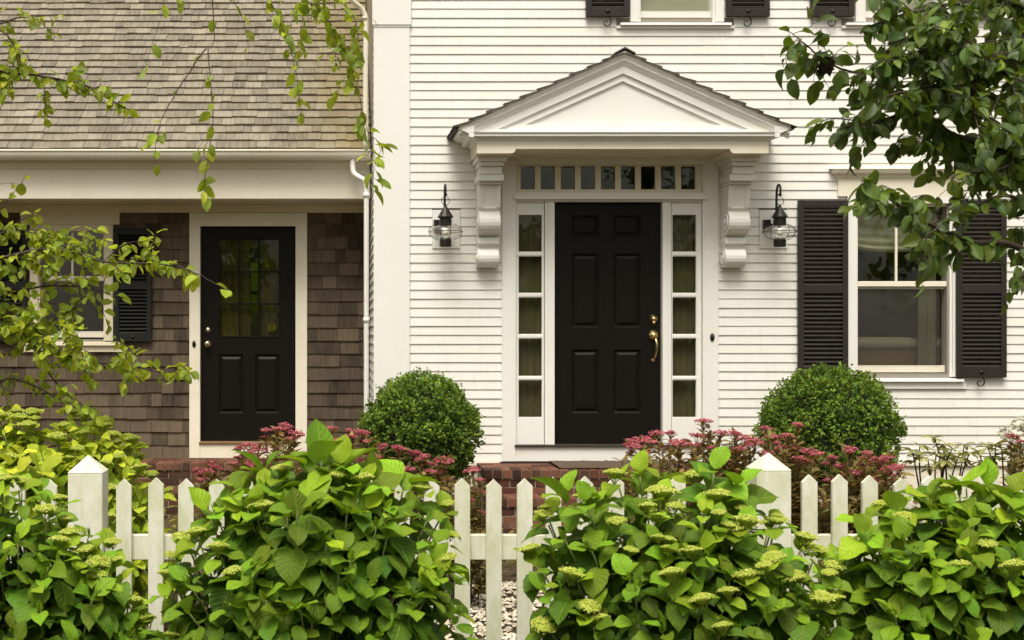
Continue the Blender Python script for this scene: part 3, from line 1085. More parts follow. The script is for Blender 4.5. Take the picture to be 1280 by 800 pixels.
# dim rooms behind the glass
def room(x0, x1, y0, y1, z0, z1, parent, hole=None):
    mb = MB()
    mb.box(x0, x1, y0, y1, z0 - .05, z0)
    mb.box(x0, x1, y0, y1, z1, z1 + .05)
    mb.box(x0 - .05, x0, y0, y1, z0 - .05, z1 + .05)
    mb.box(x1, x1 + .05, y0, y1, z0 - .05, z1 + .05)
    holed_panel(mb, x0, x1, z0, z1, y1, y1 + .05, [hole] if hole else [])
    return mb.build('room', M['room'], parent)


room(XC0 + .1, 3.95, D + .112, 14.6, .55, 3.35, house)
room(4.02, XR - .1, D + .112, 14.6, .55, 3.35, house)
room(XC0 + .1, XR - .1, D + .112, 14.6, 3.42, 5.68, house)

# swagged shade in the lower window
cu = MB()
rows = []
xa, xb = W2(1066), W2(1182)
for k in range(22):
    t = k / 21
    row = []
    for x in np.linspace(xa, xb, 40):
        s = (x - xa) / (xb - xa)
        sag = .055 * math.sin(math.pi * s) ** .8
        zt, zbm = wz(252), wz(306) - sag
        zz = zt + (zbm - zt) * t
        yy = D + .17 - .025 * t + .022 * math.sin(t * t * 26 + 1.0 * math.sin(s * 3.1)) * t
        row.append((x, yy, zz))
    rows.append(row)
cu.strip(rows, smooth=True)
o = cu.build('swag_curtain', M['cloth'], None); o.parent = win1; o.location = -house.location
sp = MB()
for a_, b_ in ((1060, 1086), (1163, 1186)):
    xx = np.linspace(W2(a_), W2(b_), 30)
    rows = []
    for zz in np.linspace(.7, wz(254), 16):
        rows.append([(x, D + .24 + .014 * math.sin(x * 80 + .5 * math.sin(zz * 2)), zz) for x in xx])
    sp.strip(rows, smooth=True)
    o = sp.build('side_curtain', M['sheer'], None); o.parent = win1; o.location = -house.location
    sp = MB()
# sofa seen through the lower sash
so = empty('sofa', (5.02, 11.7, .55), 'cream rolled-back sofa dimly seen through the ground floor window', 'sofa')
mb = MB()
for k in range(2):
    x0_, x1_ = 4.35 + k * .92, 5.25 + k * .92
    rows = []
    for x in np.linspace(x0_, x1_, 12):
        e = 1 - abs((x - (x0_ + x1_) / 2) / .45) ** 6 * .35
        rows.append([(x, 11.42 + .11 * math.cos(t) * e, 1.56 + .07 * math.sin(t) * e) for t in np.linspace(0, 2 * math.pi, 14, endpoint=False)])
    mb.strip(rows, closed=True, caps=True, smooth=True)
mb.build('back_cushion', M['sofa'], so)
mb = MB()
mb.box(4.3, 6.2, 11.34, 11.42, .56, 1.52)
mb.build('backrest', M['wood'], so, bevel=.02)
mb = MB()
mb.box(4.3, 6.2, 11.45, 12.15, .56, .98)
mb.build('seat', M['sofa'], so, bevel=.03)

# ---- wall lanterns
def lantern(loc, label):
    r = empty('wall_lantern', loc, label, 'lantern', 'wall lanterns beside the front door')
    ya = -.17
    mb = MB()
    mb.box(-.088, -.032, -.05, 0, .035, .115)
    mb.tube([(-.05, -.035, .07), (-.02, -.05, .07), (0, -.07, .075)], .009, 8)
    mb.build('backplate', M['iron'], r, bevel=.004, world=False)
    mb = MB()
    p = spline([(-.03, -.03, .06), (-.005, -.065, .066), (0, -.088, .12), (0, -.092, .24), (0, -.096, .33), (0, -.115, .385), (0, -.145, .40), (0, -.178, .385), (0, -.19, .345), (0, -.186, .315), (0, -.172, .312)], 50)
    mb.tube(p, np.linspace(.0115, .008, 50), 8)
    mb.lathe([(0, -.014), (.016, -.006), (.016, .006), (0, .014)], (0, -.176, .312), 10)
    mb.lathe([(0, -.012), (.017, -.005), (.017, .005), (0, .012)], (0, -.090, .20), 10)
    mb.build('arm', M['iron'], r, world=False)
    mb = MB()
    a = np.linspace(.2, 2 * math.pi - .2, 30)
    mb.tube(np.stack([.034 * np.sin(a), np.full(30, ya) + .016 * np.cos(a), .262 + .036 * np.cos(a)], -1), .0028, 6)
    mb.build('ring', M['iron'], r, world=False)
    mb = MB()
    mb.lathe([(.0, .056), (.050, .056), (.052, .062), (.052, .118), (.066, .120), (.066, .128), (.012, .215), (.010, .228), (0, .232)], (0, ya, 0), 12, smooth=False)
    mb.build('cap', M['iron'], r, world=False)
    mb = MB()
    prof = [(.030, -.062), (.075, -.055), (.113, -.035), (.131, -.008), (.131, .012), (.113, .036), (.08, .052), (.045, .060)]
    pp = spline([(a_, b_, 0) for a_, b_ in prof], 20)
    out_ = [(x[0], x[1]) for x in pp]
    inn = [(x[0] - .003, x[1] * .97) for x in pp][::-1]
    mb.lathe(out_ + inn, (0, ya, 0), 32)
    mb.build('globe', M['glass_clear'], r, world=False)
    mb = MB()
    mb.lathe([(0, -.125), (.042, -.125), (.05, -.12), (.05, -.066), (.044, -.060), (0, -.060)], (0, ya, 0), 16, smooth=False)
    mb.build('base', M['iron'], r, bevel=.002, world=False)
    mb = MB()
    a = np.linspace(0, 2 * math.pi, 49)
    mb.tube(np.stack([.145 * np.cos(a), ya + .145 * np.sin(a), np.full(49, .002)], -1), .0026, 6)
    for k in range(4):
        ph = R(12 + 90 * k)
        t = np.linspace(-1.15, 1.12, 25)
        rr = .145 * np.cos(t) ** .8
        zz = .074 * np.sin(t) + .002
        mb.tube(np.stack([rr * math.cos(ph), ya + rr * math.sin(ph), zz], -1), .0026, 6)
    mb.build('cage', M['iron'], r, world=False)
    mb = MB()
    mb.lathe([(.012, .055), (.014, .03), (.026, .012), (.030, -.008), (.022, -.028), (0, -.036)], (0, ya, 0), 14)
    mb.lathe([(.0, -.06), (.016, -.06), (.016, -.04), (.012, -.036), (0, -.036)], (0, ya, 0), 12)
    mb.build('bulb', M['bulb'], r, world=False)
    return r


lan = lantern((W2(554.5), D - .0198, wz(291, 10.9)), 'black onion lantern between the house corner board and the front door')
l2 = copy_tree(lan)
l2.location = (W2(965), D - .0198, wz(291, 10.9))
l2['label'] = 'black onion lantern beside the tall louvred shutter of the ground floor window'

# ------------------------------------------------------------------ shingled wing with the porch
def X3(px): return wx(px, DW)
def Z3(py): return wz(py, DW)


XL = -5.2
XRW = XC0 - .012
ZP = Z3(572.5)                       # porch floor
wing = empty('shingled_wing', (-1.2, DW, 0), 'brown shingled wing with a grey shingle roof over its porch and glazed black door', 'house')
YE = 11.52
eave = (XL, YE, wz(186.5, YE))
ulen = XRW - XL
mb = MB()
c45 = math.sqrt(.5)
shingles(mb, eave, (1, 0, 0), (0, c45, c45), (0, -c45, c45), ulen, 40, .118, .021, .07, .19, over=1.7, jit=.007)
roof = mb.build('roof', M['roof'], wing)
mb = MB()
mb.hexa([(XL, YE + .02, eave[2] - .08), (XRW, YE + .02, eave[2] - .08), (XRW, YE + 3.5, eave[2] + 3.4), (XL, YE + 3.5, eave[2] + 3.4),
         (XL, YE + .02, eave[2] - .006), (XRW, YE + .02, eave[2] - .006), (XRW, YE + 3.5, eave[2] + 3.474), (XL, YE + 3.5, eave[2] + 3.474)])
mb.build('roof_deck', M['twig'], wing)
# beam over the porch and the moulding under the gutter
YB = 11.62
mb = MB()
mb.box(XL, XRW, YB, YB + .16, wz(248.5, YB), wz(186, YB))
mb.build('porch_beam', M['trim_aged_shade'], wing, bevel=.004)
mb = MB()
zt_ = wz(200, YB - .03)
prof = [(YB, zt_ - .075), (YB - .012, zt_ - .075), (YB - .016, zt_ - .06), (YB - .03, zt_ - .045), (YB - .05, zt_ - .03), (YB - .055, zt_ - .012), (YB - .055, zt_ + .05), (YB, zt_ + .05)]
mb.prism_x(prof, XL, XRW - .005)
mb.build('eave_moulding', M['trim_aged_shade'], wing)
# half-round gutter
mb = MB()
zg, rg, yg = wz(189.5, 11.49), .062, 11.495
a = np.linspace(math.pi, 2 * math.pi, 14)
out_ = [(yg + rg * math.cos(t), zg + rg * math.sin(t) * 1.25) for t in a]
inn = [(yg + (rg - .006) * math.cos(t), zg + (rg - .006) * math.sin(t) * 1.25) for t in a[::-1]]
lip = [(yg - rg - .008 * math.cos(t), zg + .008 * math.sin(t)) for t in np.linspace(0, math.pi, 6)]
p = out_ + [(yg + rg, zg + .012), (yg + rg - .006, zg + .012)] + inn
xg1 = wx(463.5, 11.44)
rows = [[(x, yy, zz) for yy, zz in p] for x in (XL, xg1)]
mb.strip(rows, closed=True, caps=True)
mb.tube([(XL, yg - rg + .002, zg + .002), (-1, yg - rg + .002, zg + .002), (xg1, yg - rg + .002, zg + .002)], .011, 8)
mb.lathe([(0, 0), (.001, 0)], (0, 11.6, 3.3), 4)
endcap = [(xg1 - .004, yy, zz) for yy, zz in out_]
mb.add(endcap, [tuple(range(len(endcap)))])
mb.build('gutter', M['trim_aged_shade'], wing)
mb = MB()
dpth = 11.46
pts = spline([P(441, 199, 11.49), P(441, 210, 11.49), P(443, 217, 11.48), P(450, 222, 11.46), P(456, 226, 11.45), P(457.8, 234, 11.45), P(458, 246, 11.45), P(458, 420, 11.45), P(458, 600, 11.45), P(458, 640, 11.45)], 90)
mb.tube(pts, .0235, 12)
for py in (244, 400):
    mb.lathe([(.0235, -.02), (.029, -.02), (.029, .02), (.0235, .02)], P(458, py, 11.45), 12)
mb.build('downspout', M['trim'], wing)
mb = MB()
pts = spline([P(425, -40, 11.3), P(432, -12, 11.34), P(442, 2, 11.38), P(452, 11, 11.42), P(457, 22, 11.43), P(457.5, 36, 11.43), P(457, 100, 11.43), P(457, 186, 11.44)], 70)
mb.tube(pts, .0235, 12)
mb.lathe([(.0235, -.015), (.028, -.015), (.028, .015), (.0235, .015)], P(457, 23, 11.43), 12)
mb.build('downspout', M['trim_aged_shade'], wing)
# porch ceiling and floor edge
mb = MB()
mb.box(XL, XRW, YB + .161, DW + .05, wz(248.5, YB) + .003, wz(248.5, YB) + .05)
mb.build('porch_ceiling', M['ceil'], wing)

# shingled wall
cuts = [(X3(237), X3(384), 0, 9), (X3(37), X3(143), Z3(440), 9), (X3(26), X3(150), Z3(282), 9)]
o_ = np.array([XL, DW, ZP])
cu_ = [(a - XL, b - XL, c - ZP, d - ZP) for a, b, c, d in cuts]
xd = X3(310)
for xa, xb in ((XL, xd), (xd, XRW)):
    mb = MB()
    shingles(mb, (xa, DW, ZP), (1, 0, 0), (0, 0, 1), (0, -1, 0), xb - xa, 20, .1235, .013, .085, .21, cuts=[(c[0] - xa, c[1] - xa, c[2] - ZP, c[3] - ZP) for c in cuts], over=1.5, jit=.004, first_tint=.75)
    mb.build('wall_shingle', M['wallshingle'], wing)
mb = MB()
holed_panel(mb, XL, XRW, 0, 3.4, DW + .012, DW + .1, [(X3(250), X3(370), ZP, Z3(283)), (X3(44), X3(136), Z3(424), Z3(290))])
mb.build('wall', M['room'], wing)
mb = MB()
zc = wz(248.5, YB) + .002
mb.box(XL, X3(26), DW - .022, DW + .012, Z3(266), zc)
mb.box(X3(26) + .001, X3(150) - .001, DW - .024, DW + .012, Z3(281), zc)
mb.box(X3(150), XRW, DW - .022, DW + .012, Z3(266), zc)
mb.build('frieze_board', M['cream'], wing, bevel=.003)

# glazed porch door
mb = MB()
mb.box(X3(237), X3(250.5), DW - .03, DW + .1, ZP, Z3(266.3))
mb.box(X3(369.5), X3(384), DW - .03, DW + .1, ZP, Z3(266.3))
mb.box(X3(250.5), X3(369.5), DW - .029, DW + .1, Z3(283), Z3(266.3))
mb.box(X3(250.5), X3(369.5), DW - .028, DW + .1, ZP, Z3(554.5))
mb.build('door_casing', M['trim_aged_shade'], wing, bevel=.004)
mb = MB()
mb.box(X3(249), X3(371), DW - .045, DW + .1, Z3(554.4), Z3(551.8))
mb.build('threshold', M['wood'], wing, bevel=.003)
gz = (X3(274), X3(348), Z3(420), Z3(299))
pd = [(X3(a), X3(b), Z3(517), Z3(443)) for a, b in ((273, 304), (318.5, 349))]
pdoor = panelled_door('porch_door', X3(251), X3(369), Z3(551.7), Z3(283.3), DW + .04, pd, M['black'], wing, glazed=gz)
mb = MB()
for k in (1, 2):
    xm = gz[0] + (gz[1] - gz[0]) * k / 3
    mb.box(xm - .009, xm + .009, DW + .048, DW + .075, gz[2], gz[3])
    zm = gz[2] + (gz[3] - gz[2]) * k / 3
    mb.box(gz[0], gz[1], DW + .049, DW + .074, zm - .009, zm + .009)
for a, b, c, d in ((gz[0] - .014, gz[0], gz[2] - .014, gz[3] + .014), (gz[1], gz[1] + .014, gz[2] - .014, gz[3] + .014), (gz[0], gz[1], gz[2] - .014, gz[2]), (gz[0], gz[1], gz[3], gz[3] + .014)):
    mb.box(a, b, DW + .034, DW + .05, c, d)
o = mb.build('muntin_grid', M['black'], None, bevel=.002); o.parent = pdoor; o.location = -wing.location
mb = MB()
mb.box(gz[0] - .004, gz[1] + .004, DW + .060, DW + .064, gz[2] - .004, gz[3] + .004)
o = mb.build('glass', M['glass_green2'] if 'glass_green2' in M else M['glass'], None); o.parent = pdoor; o.location = -wing.location
for a_, b_ in ((272, 312), (324.5, 351)):
    mb = MB()
    xx = np.linspace(X3(a_), X3(b_), 30)
    rows = []
    for zz in np.linspace(Z3(426), Z3(293), 10):
        rows.append([(x, DW + .115 + .008 * math.sin(x * 90 + .5 * math.sin(zz * 3)), zz) for x in xx])
    mb.strip(rows, smooth=True)
    o = mb.build('sheer_curtain', M['sheer'], None); o.parent = pdoor; o.location = -wing.location
mb = MB()
a = np.arange(8) * math.pi / 4 + math.pi / 8
xs_, zs_ = X3(339.5), Z3(409)
mb.prism_y([(xs_ + .043 * math.cos(t), zs_ + .043 * math.sin(t)) for t in a], DW + .0665, DW + .0695)
st = mb.build('window_sticker', M['yellow'], None); st.parent = pdoor; st.location = -wing.location
mb2 = MB()
def arcband(cx, cz, r0, r1, a0, a1):
    t = np.linspace(R(a0), R(a1), 9)
    rows = [[(cx + r * math.cos(k), DW + .0662, cz + r * math.sin(k)) for k in t] for r in (r0, r1)]
    mb2.strip(rows)
arcband(xs_, zs_ + .006, .010, .015, 20, 340)
mb2.add([(xs_ - .022, DW + .0662, zs_ - .024), (xs_ + .022, DW + .0662, zs_ - .024), (xs_ + .022, DW + .0662, zs_ - .016), (xs_ - .022, DW + .0662, zs_ - .016)], [(0, 1, 2, 3)])
mb2.add([(xs_ - .02, DW + .0662, zs_ + .022), (xs_ + .02, DW + .0662, zs_ + .022), (xs_ + .02, DW + .0662, zs_ + .028), (xs_ - .02, DW + .0662, zs_ + .028)], [(0, 1, 2, 3)])
o = mb2.build('sticker_print', M['iron'], None); o.parent = pdoor; o.location = -wing.location
mb = MB()
yh = DW + .04
mb.lathe([(.030, 0), (.030, -.006), (.022, -.014), (.020, -.018), (0, -.019)], (X3(259.5), yh, Z3(412.5)), 20, 'y')
mb.lathe([(.011, -.019), (.008, -.024), (0, -.024)], (X3(259.5), yh, Z3(412.5)), 12, 'y')
o = mb.build('deadbolt', M['pewter'], None); o.parent = pdoor; o.location = -wing.location
mb = MB()
mb.lathe([(.033, 0), (.033, -.006), (.020, -.012), (.012, -.02), (.012, -.035), (.024, -.045), (.030, -.058), (.026, -.070), (.012, -.075), (0, -.076)], (X3(259.5), yh, Z3(430)), 20, 'y')
o = mb.build('door_knob', M['pewter'], None); o.parent = pdoor; o.location = -wing.location
mb = MB()
a = np.arange(20) * 2 * math.pi / 20
rows = [np.stack([X3(243) + .017 * s * np.cos(a), np.full(20, DW - .03 - d), Z3(430) + .033 * s * np.sin(a)], -1) for s, d in ((1, 0), (1, .006), (.8, .011), (.4, .013), (.38, .017), (.02, .019))]
mb.strip(rows, closed=True, smooth=True)
mb.build('doorbell', M['iron'], wing)

# porch window
win = double_hung(wing, X3(38), X3(142), Z3(426), Z3(281.2), (X3(47), X3(133)), (Z3(345), Z3(290)), (X3(46.5), X3(133.5)), (Z3(414), Z3(352)), DW, (X3(90),), M['cream'],
                  sill=(X3(30), X3(155), Z3(440), Z3(432), Z3(426)), frame_mat=M['trim_aged_shade'])
for x0, wpx in ((143.5, 47), (-11.5, 47)):
    s = shutter_mesh(wpx * DW / F, Z3(427), Z3(285.5), [(Z3(426.8), Z3(417)), (Z3(362), Z3(354)), (Z3(294), Z3(285.6))], M['shutter_green'], wing, x=X3(x0), y=DW - .018, pitch=.036)
    h = s_hook(None, X3(x0) + .18, DW - .03, Z3(433), Z3(421)); h.parent = s; h.location = -wing.location
# room behind, with a narrow lit window at the back
yb = 16.0
slit = (wx(313.5, yb), wx(322.5, yb), wz(421, yb), wz(328, yb))
room(XL + .1, XRW - .1, DW + .102, yb, ZP + .005, 3.2, wing, hole=slit)
mb = MB()
mb.box(slit[0] - .02, slit[1] + .02, yb + .02, yb + .03, slit[2] - .02, slit[3] + .02)
mb.build('back_window', M['glass_green'], wing)
mb = MB()
mb.box(slit[0], slit[1], yb - .01, yb + .015, wz(368, yb), wz(364, yb))
mb.build('back_window_rail', M['trim'], wing)

# ------------------------------------------------------------------ brick porch edge and steps
def brick_run(mb, x0, x1, y0, y1, z0, z1, blen, joint=.009, offset=0.0, jit=.0022):
    """one course of bricks along x"""
    x = x0 - offset
    while x < x1 - .01:
        a, b = max(x, x0), min(x + blen, x1)
        if b - a > .02:
            r = rng.random()
            d = rng.normal(0, jit)
            mb.box(a, b - joint, y0 + d, y1, z0, z1 + rng.normal(0, jit * .5), (r, rng.random(), rng.random()))
        x += blen


def brick_tread(name_parent, x0, x1, yf, yb, ztop, zbase):
    """brick-edge nosing over stretcher courses, mortar core behind"""
    mb = MB()
    brick_run(mb, x0 - .012, x1 + .012, yf - .014, yf + .20, ztop - .066, ztop, .078)
    y = yf + .208
    while y + .05 < yb:
        brick_run(mb, x0, x1, y, min(y + .1, yb), ztop - .066, ztop - .001, .205, offset=rng.uniform(0, .2))
        y += .109
    z = ztop - .075
    k = 0
    while z > zbase:
        z0 = max(z - .058, zbase)
        brick_run(mb, x0, x1, yf, yf + .09, z0, z, .205, offset=.1 * (k % 2))
        z -= .067
        k += 1
    o = mb.build('brickwork', M['brick'], name_parent, bevel=.003)
    mm = MB()
    mm.box(x0 + .006, x1 - .006, yf + .006, yb, zbase, ztop - .008)
    mm.build('mortar_bed', M['mortar'], name_parent)
    return o


stoop = empty('brick_porch_floor', (-1.2, 11.75, 0), 'low red brick porch floor edge under the glazed door of the shingled wing', 'brick porch')
brick_tread(stoop, XL, XRW - .1, 11.72, DW + .01, ZP - .002, -.05)
steps = empty('brick_steps', (CXP, 9.75, 0), 'red brick steps rising to the pedimented front door', 'steps')
sx0, sx1 = 1.215, 3.46
ZS = ZB - .006
brick_tread(steps, sx0, sx1, 10.36, D - .032, ZS, -.05)
brick_tread(steps, sx0, sx1, 10.05, 10.352, ZS - .187, -.05)
brick_tread(steps, sx0, sx1, 9.74, 10.042, ZS - .374, -.05)
dm = MB()
n1 = 40
dx_ = np.linspace(W2(684), W2(836), n1)
rows = []
for yy, zz in ((10.44, 0), (10.43, .012), (10.45, .022), (10.9, .024), (10.92, .012), (10.91, 0)):
    rows.append([(x, yy + rng.normal(0, .002), ZS + zz + (rng.normal(0, .0015) if zz else 0)) for x in dx_])
dm.strip(rows)
tag(dm.build('doormat', M['mat']), 'dark bristly doormat on the top brick step before the front door', 'doormat')

# ------------------------------------------------------------------ picket fence
DF = 5.36
fence = empty('picket_fence', (wx(640, DF), DF, 0), 'white picket fence with pyramid topped posts and greenish weathering', 'fence')
def picket(xc, top, w=.0635, lean=0.0):
    mb = MB()
    h = w * .48
    z0 = .06
    prof = [(-w / 2, z0), (w / 2, z0), (w / 2 + lean, top - h), (lean, top), (-w / 2 + lean, top - h)]
    mb.prism_y([(xc + a, b) for a, b in prof], DF - .028, DF - .008)
    for zz in (RAILZ - .02, RAILZ + .01):
        for e in (-.012, .012):
            mb.lathe([(.0022, -.0005), (.0018, .0005), (0, .0006)], (xc + e + rng.normal(0, .003), DF - .0283, zz + rng.normal(0, .006)), 6, 'y', tint=(.1, .1, .1))
    return mb.build('picket', M['fence'], fence, bevel=.0025)


RAILZ = wz(684, DF)
def post(xc):
    mb = MB()
    w = .0715
    zt = wz(590 if xc < 1 else 587, DF)
    ap = wz(571 if xc < 1 else 568, DF)
    mb.box(xc - w, xc + w, DF - .055, DF + .088, -.05, zt)
    w2 = w + .003
    yc_ = DF + .0165
    mb.add([(xc - w2, yc_ - w2, zt + .0005), (xc + w2, yc_ - w2, zt + .0005), (xc + w2, yc_ + w2, zt + .0005), (xc - w2, yc_ + w2, zt + .0005), (xc, yc_, ap + .008)],
           [(0, 1, 4), (1, 2, 4), (2, 3, 4), (3, 0, 4), (3, 2, 1, 0)])
    return mb.build('fence_post', M['fence'], fence, bevel=.004)


posts = [109.5, 962]
for px in posts:
    post(wx(px, DF))
post(wx(109.5, DF) - 2.84); post(wx(962, DF) + 2.84)
tops = [(-60, 598), (62, 599), (157, 597), (195, 597), (233, 598), (272, 598), (540, 598), (578, 597), (616, 598), (653, 597), (735, 594), (1010, 592), (1047, 593), (1084, 594), (1122, 595), (1160, 594), (1300, 594)]
pxs = [62 - 38.1 * k for k in range(9)] + [157 + 38.25 * k for k in range(20)] + [1010 + 37.6 * k for k in range(14)]
for px in pxs:
    pt = np.interp(px, [t[0] for t in tops], [t[1] for t in tops]) + rng.normal(0, .6)
    picket(wx(px + rng.normal(0, .5), DF), wz(pt, DF), lean=rng.normal(0, .0015))
for z in (RAILZ, .30):
    for a, b in ((-3.6, wx(88, DF)), (wx(131, DF), wx(940, DF)), (wx(984, DF), 4.6)):
        mb = MB()
        mb.box(a + .001, b - .001, DF - .007, DF + .031, z - .052, z + .052)
        mb.build('fence_rail', M['fence'], fence, bevel=.003)

# ------------------------------------------------------------------ foliage
def nrmz(a):
    return a / (np.linalg.norm(a, axis=-1, keepdims=True) + 1e-12)


def leaf_batch(mb, base, dirv, up, L, ratio=.62, fold=.25, curl=.8, age=None, nu=6, nv=5, pk=.42, tip=1.0, wave=.06, twist=.25, serr=0.0):
    base, dirv, up = np.atleast_2d(base), nrmz(np.atleast_2d(dirv)), np.atleast_2d(up)
    N = len(base)
    L = np.broadcast_to(L, (N,)).astype(float)
    side = nrmz(np.cross(dirv, up))
    nr = np.cross(side, dirv)
    u = np.linspace(0, 1, nu + 1)
    v = np.linspace(-1, 1, nv)
    k = pk / (1 - pk)
    w = (u ** k) * (1 - u) ** tip if False else (np.clip(u, 0, 1) ** (pk * 1.6)) * (1 - u) ** ((1 - pk) * 1.45 * tip)
    w = w * (1 - .45 * np.clip((u - .72) / .28, 0, 1) ** 2)
    w = w / w.max()
    w[0], w[-1] = .04, .02
    if serr:
        w = w * (1 + serr * np.where(np.arange(nu + 1) % 2, 1, -1))
    curl = np.broadcast_to(curl, (N,)) * rng.uniform(.5, 1.4, N)
    fold = np.broadcast_to(fold, (N,)) * rng.uniform(.4, 1.5, N)
    ratio = np.broadcast_to(ratio, (N,)) * rng.uniform(.85, 1.15, N)
    tw = rng.normal(0, twist, N)
    ph = rng.uniform(0, 6.28, N)
    U, V = np.meshgrid(u, v, indexing='ij')
    Wd = np.repeat(w[:, None], nv, 1)
    hw = (L * ratio / 2)[:, None, None]
    Ln = L[:, None, None]
    cu_ = curl[:, None, None]
    th = cu_ * U
    along = np.where(np.abs(cu_) > 1e-3, np.sin(th) / np.where(np.abs(cu_) > 1e-3, cu_, 1), U) * Ln
    down = np.where(np.abs(cu_) > 1e-3, (1 - np.cos(th)) / np.where(np.abs(cu_) > 1e-3, cu_, 1), 0) * Ln
    lat = V * Wd * hw * np.cos(fold)[:, None, None]
    hgt = np.abs(V) * Wd * hw * np.sin(fold)[:, None, None] - down + wave * hw * np.abs(V) * np.sin(9 * U + ph[:, None, None] + 2 * V)
    hgt = hgt + V * Wd * hw * np.sin(tw)[:, None, None]
    pos = base[:, None, None] + along[..., None] * dirv[:, None, None] + lat[..., None] * side[:, None, None] + hgt[..., None] * nr[:, None, None]
    m = (nu + 1) * nv
    i = np.arange(nu)[:, None] * nv
    j = np.arange(nv - 1)[None]
    q = np.stack([i + j, i + j + 1, i + nv + j + 1, i + nv + j], -1).reshape(-1, 4)
    f = (q[None] + (np.arange(N) * m)[:, None, None]).reshape(-1, 4)
    age = np.broadcast_to(.2 if age is None else age, (N,))
    r1, r2 = rng.random(N), rng.random(N)
    tint = np.repeat(np.stack([np.clip(age, 0, 1), r1, r2], -1), m, 0)
    luv = np.stack([np.broadcast_to(U, (N, nu + 1, nv)), np.broadcast_to(V, (N, nu + 1, nv)), np.broadcast_to(r1[:, None, None], (N, nu + 1, nv))], -1).reshape(-1, 3)
    mb.add(pos.reshape(-1, 3), f, tint, luv, smooth=True)


def rand_dir(n):
    return nrmz(rng.normal(size=(n, 3)))


# ---- flower heads (meshes shared between copies)
def lime_head():
    mb = MB()
    R0 = .05
    a = np.linspace(0, 2 * math.pi, 14, endpoint=False)
    rows = [np.stack([R0 * .92 * s * np.cos(a), R0 * .92 * s * np.sin(a), np.full(14, h)], -1) for s, h in ((.15, -.022), (.6, -.010), (.95, .000), (.8, .007), (.45, .012), (.05, .014))]
    mb.strip(rows, closed=True, tint=(.15, 0, 0), smooth=True)
    n = 190
    r = R0 * np.sqrt(rng.random(n)) * 1.04
    b_ = rng.uniform(0, 6.28, n)
    c = np.stack([r * np.cos(b_), r * np.sin(b_), .017 * (1 - (r / R0) ** 2) + rng.normal(0, .002, n)], -1)
    for k in range(n):
        s = rng.uniform(.0028, .0048)
        v = tmpl_v * s * rng.uniform(.7, 1.25, (6, 1)) + c[k]
        mb.add(v, ico_f, (np.clip(rng.normal(.55, .25), 0, 1), 0, 0))
    for k in range(7):
        b = 2 * math.pi * k / 7
        mb.tube([(0, 0, -.05), (.02 * math.cos(b), .02 * math.sin(b), -.018), (.036 * math.cos(b), .036 * math.sin(b), -.002)], .0016, 4, (.1, 0, 0))
    return mb


def pink_head(sz=.058):
    mb = MB()
    for lob in range(7):
        b = lob * 2.4
        rr = sz * (.68 if lob else 0) * rng.uniform(.8, 1.1)
        cc = np.array([rr * math.cos(b), rr * math.sin(b), rng.uniform(-.004, .010) - .2 * rr])
        n = 26
        for k in range(n):
            r = sz * .46 * math.sqrt(rng.random())
            a = rng.uniform(0, 6.28)
            p = cc + np.array([r * math.cos(a), r * math.sin(a), .012 * (1 - (r / (sz * .46)) ** 2) + rng.normal(0, .003)])
            s = rng.uniform(.0034, .0062)
            v = tmpl_v * s * rng.uniform(.7, 1.2, (6, 1)) + p
            mb.add(v, ico_f, (np.clip(rng.normal(.5 + (p[2] - cc[2]) * 12, .22), 0, 1), 0, 0))
        mb.tube([(0, 0, -.07), tuple(cc * .5 + np.array([0, 0, -.03])), tuple(cc)], .0016, 4, (.05, 0, 0))
    return mb


HEADS = {}
def head_mesh(kind):
    if kind not in HEADS:
        HEADS[kind] = []
        for k in range(4):
            b = lime_head() if kind == 'lime' else pink_head(rng.uniform(.05, .064))
            o = b.build('flower_head', M['bloom_lime' if kind == 'lime' else 'bloom_pink'])
            HEADS[kind].append(o.data)
            bpy.data.objects.remove(o)
    return HEADS[kind][rng.integers(4)]


def put_head(kind, parent, pos, tilt, scale):
    o = bpy.data.objects.new('flower_head', head_mesh(kind))
    COL.objects.link(o)
    o.parent = parent
    o.location = Vector(pos) - parent.location
    o.rotation_euler = (tilt[1], tilt[0], rng.uniform(0, 6.28))
    o.scale = (scale * rng.uniform(.9, 1.1), scale * rng.uniform(.9, 1.1), scale)
    return o


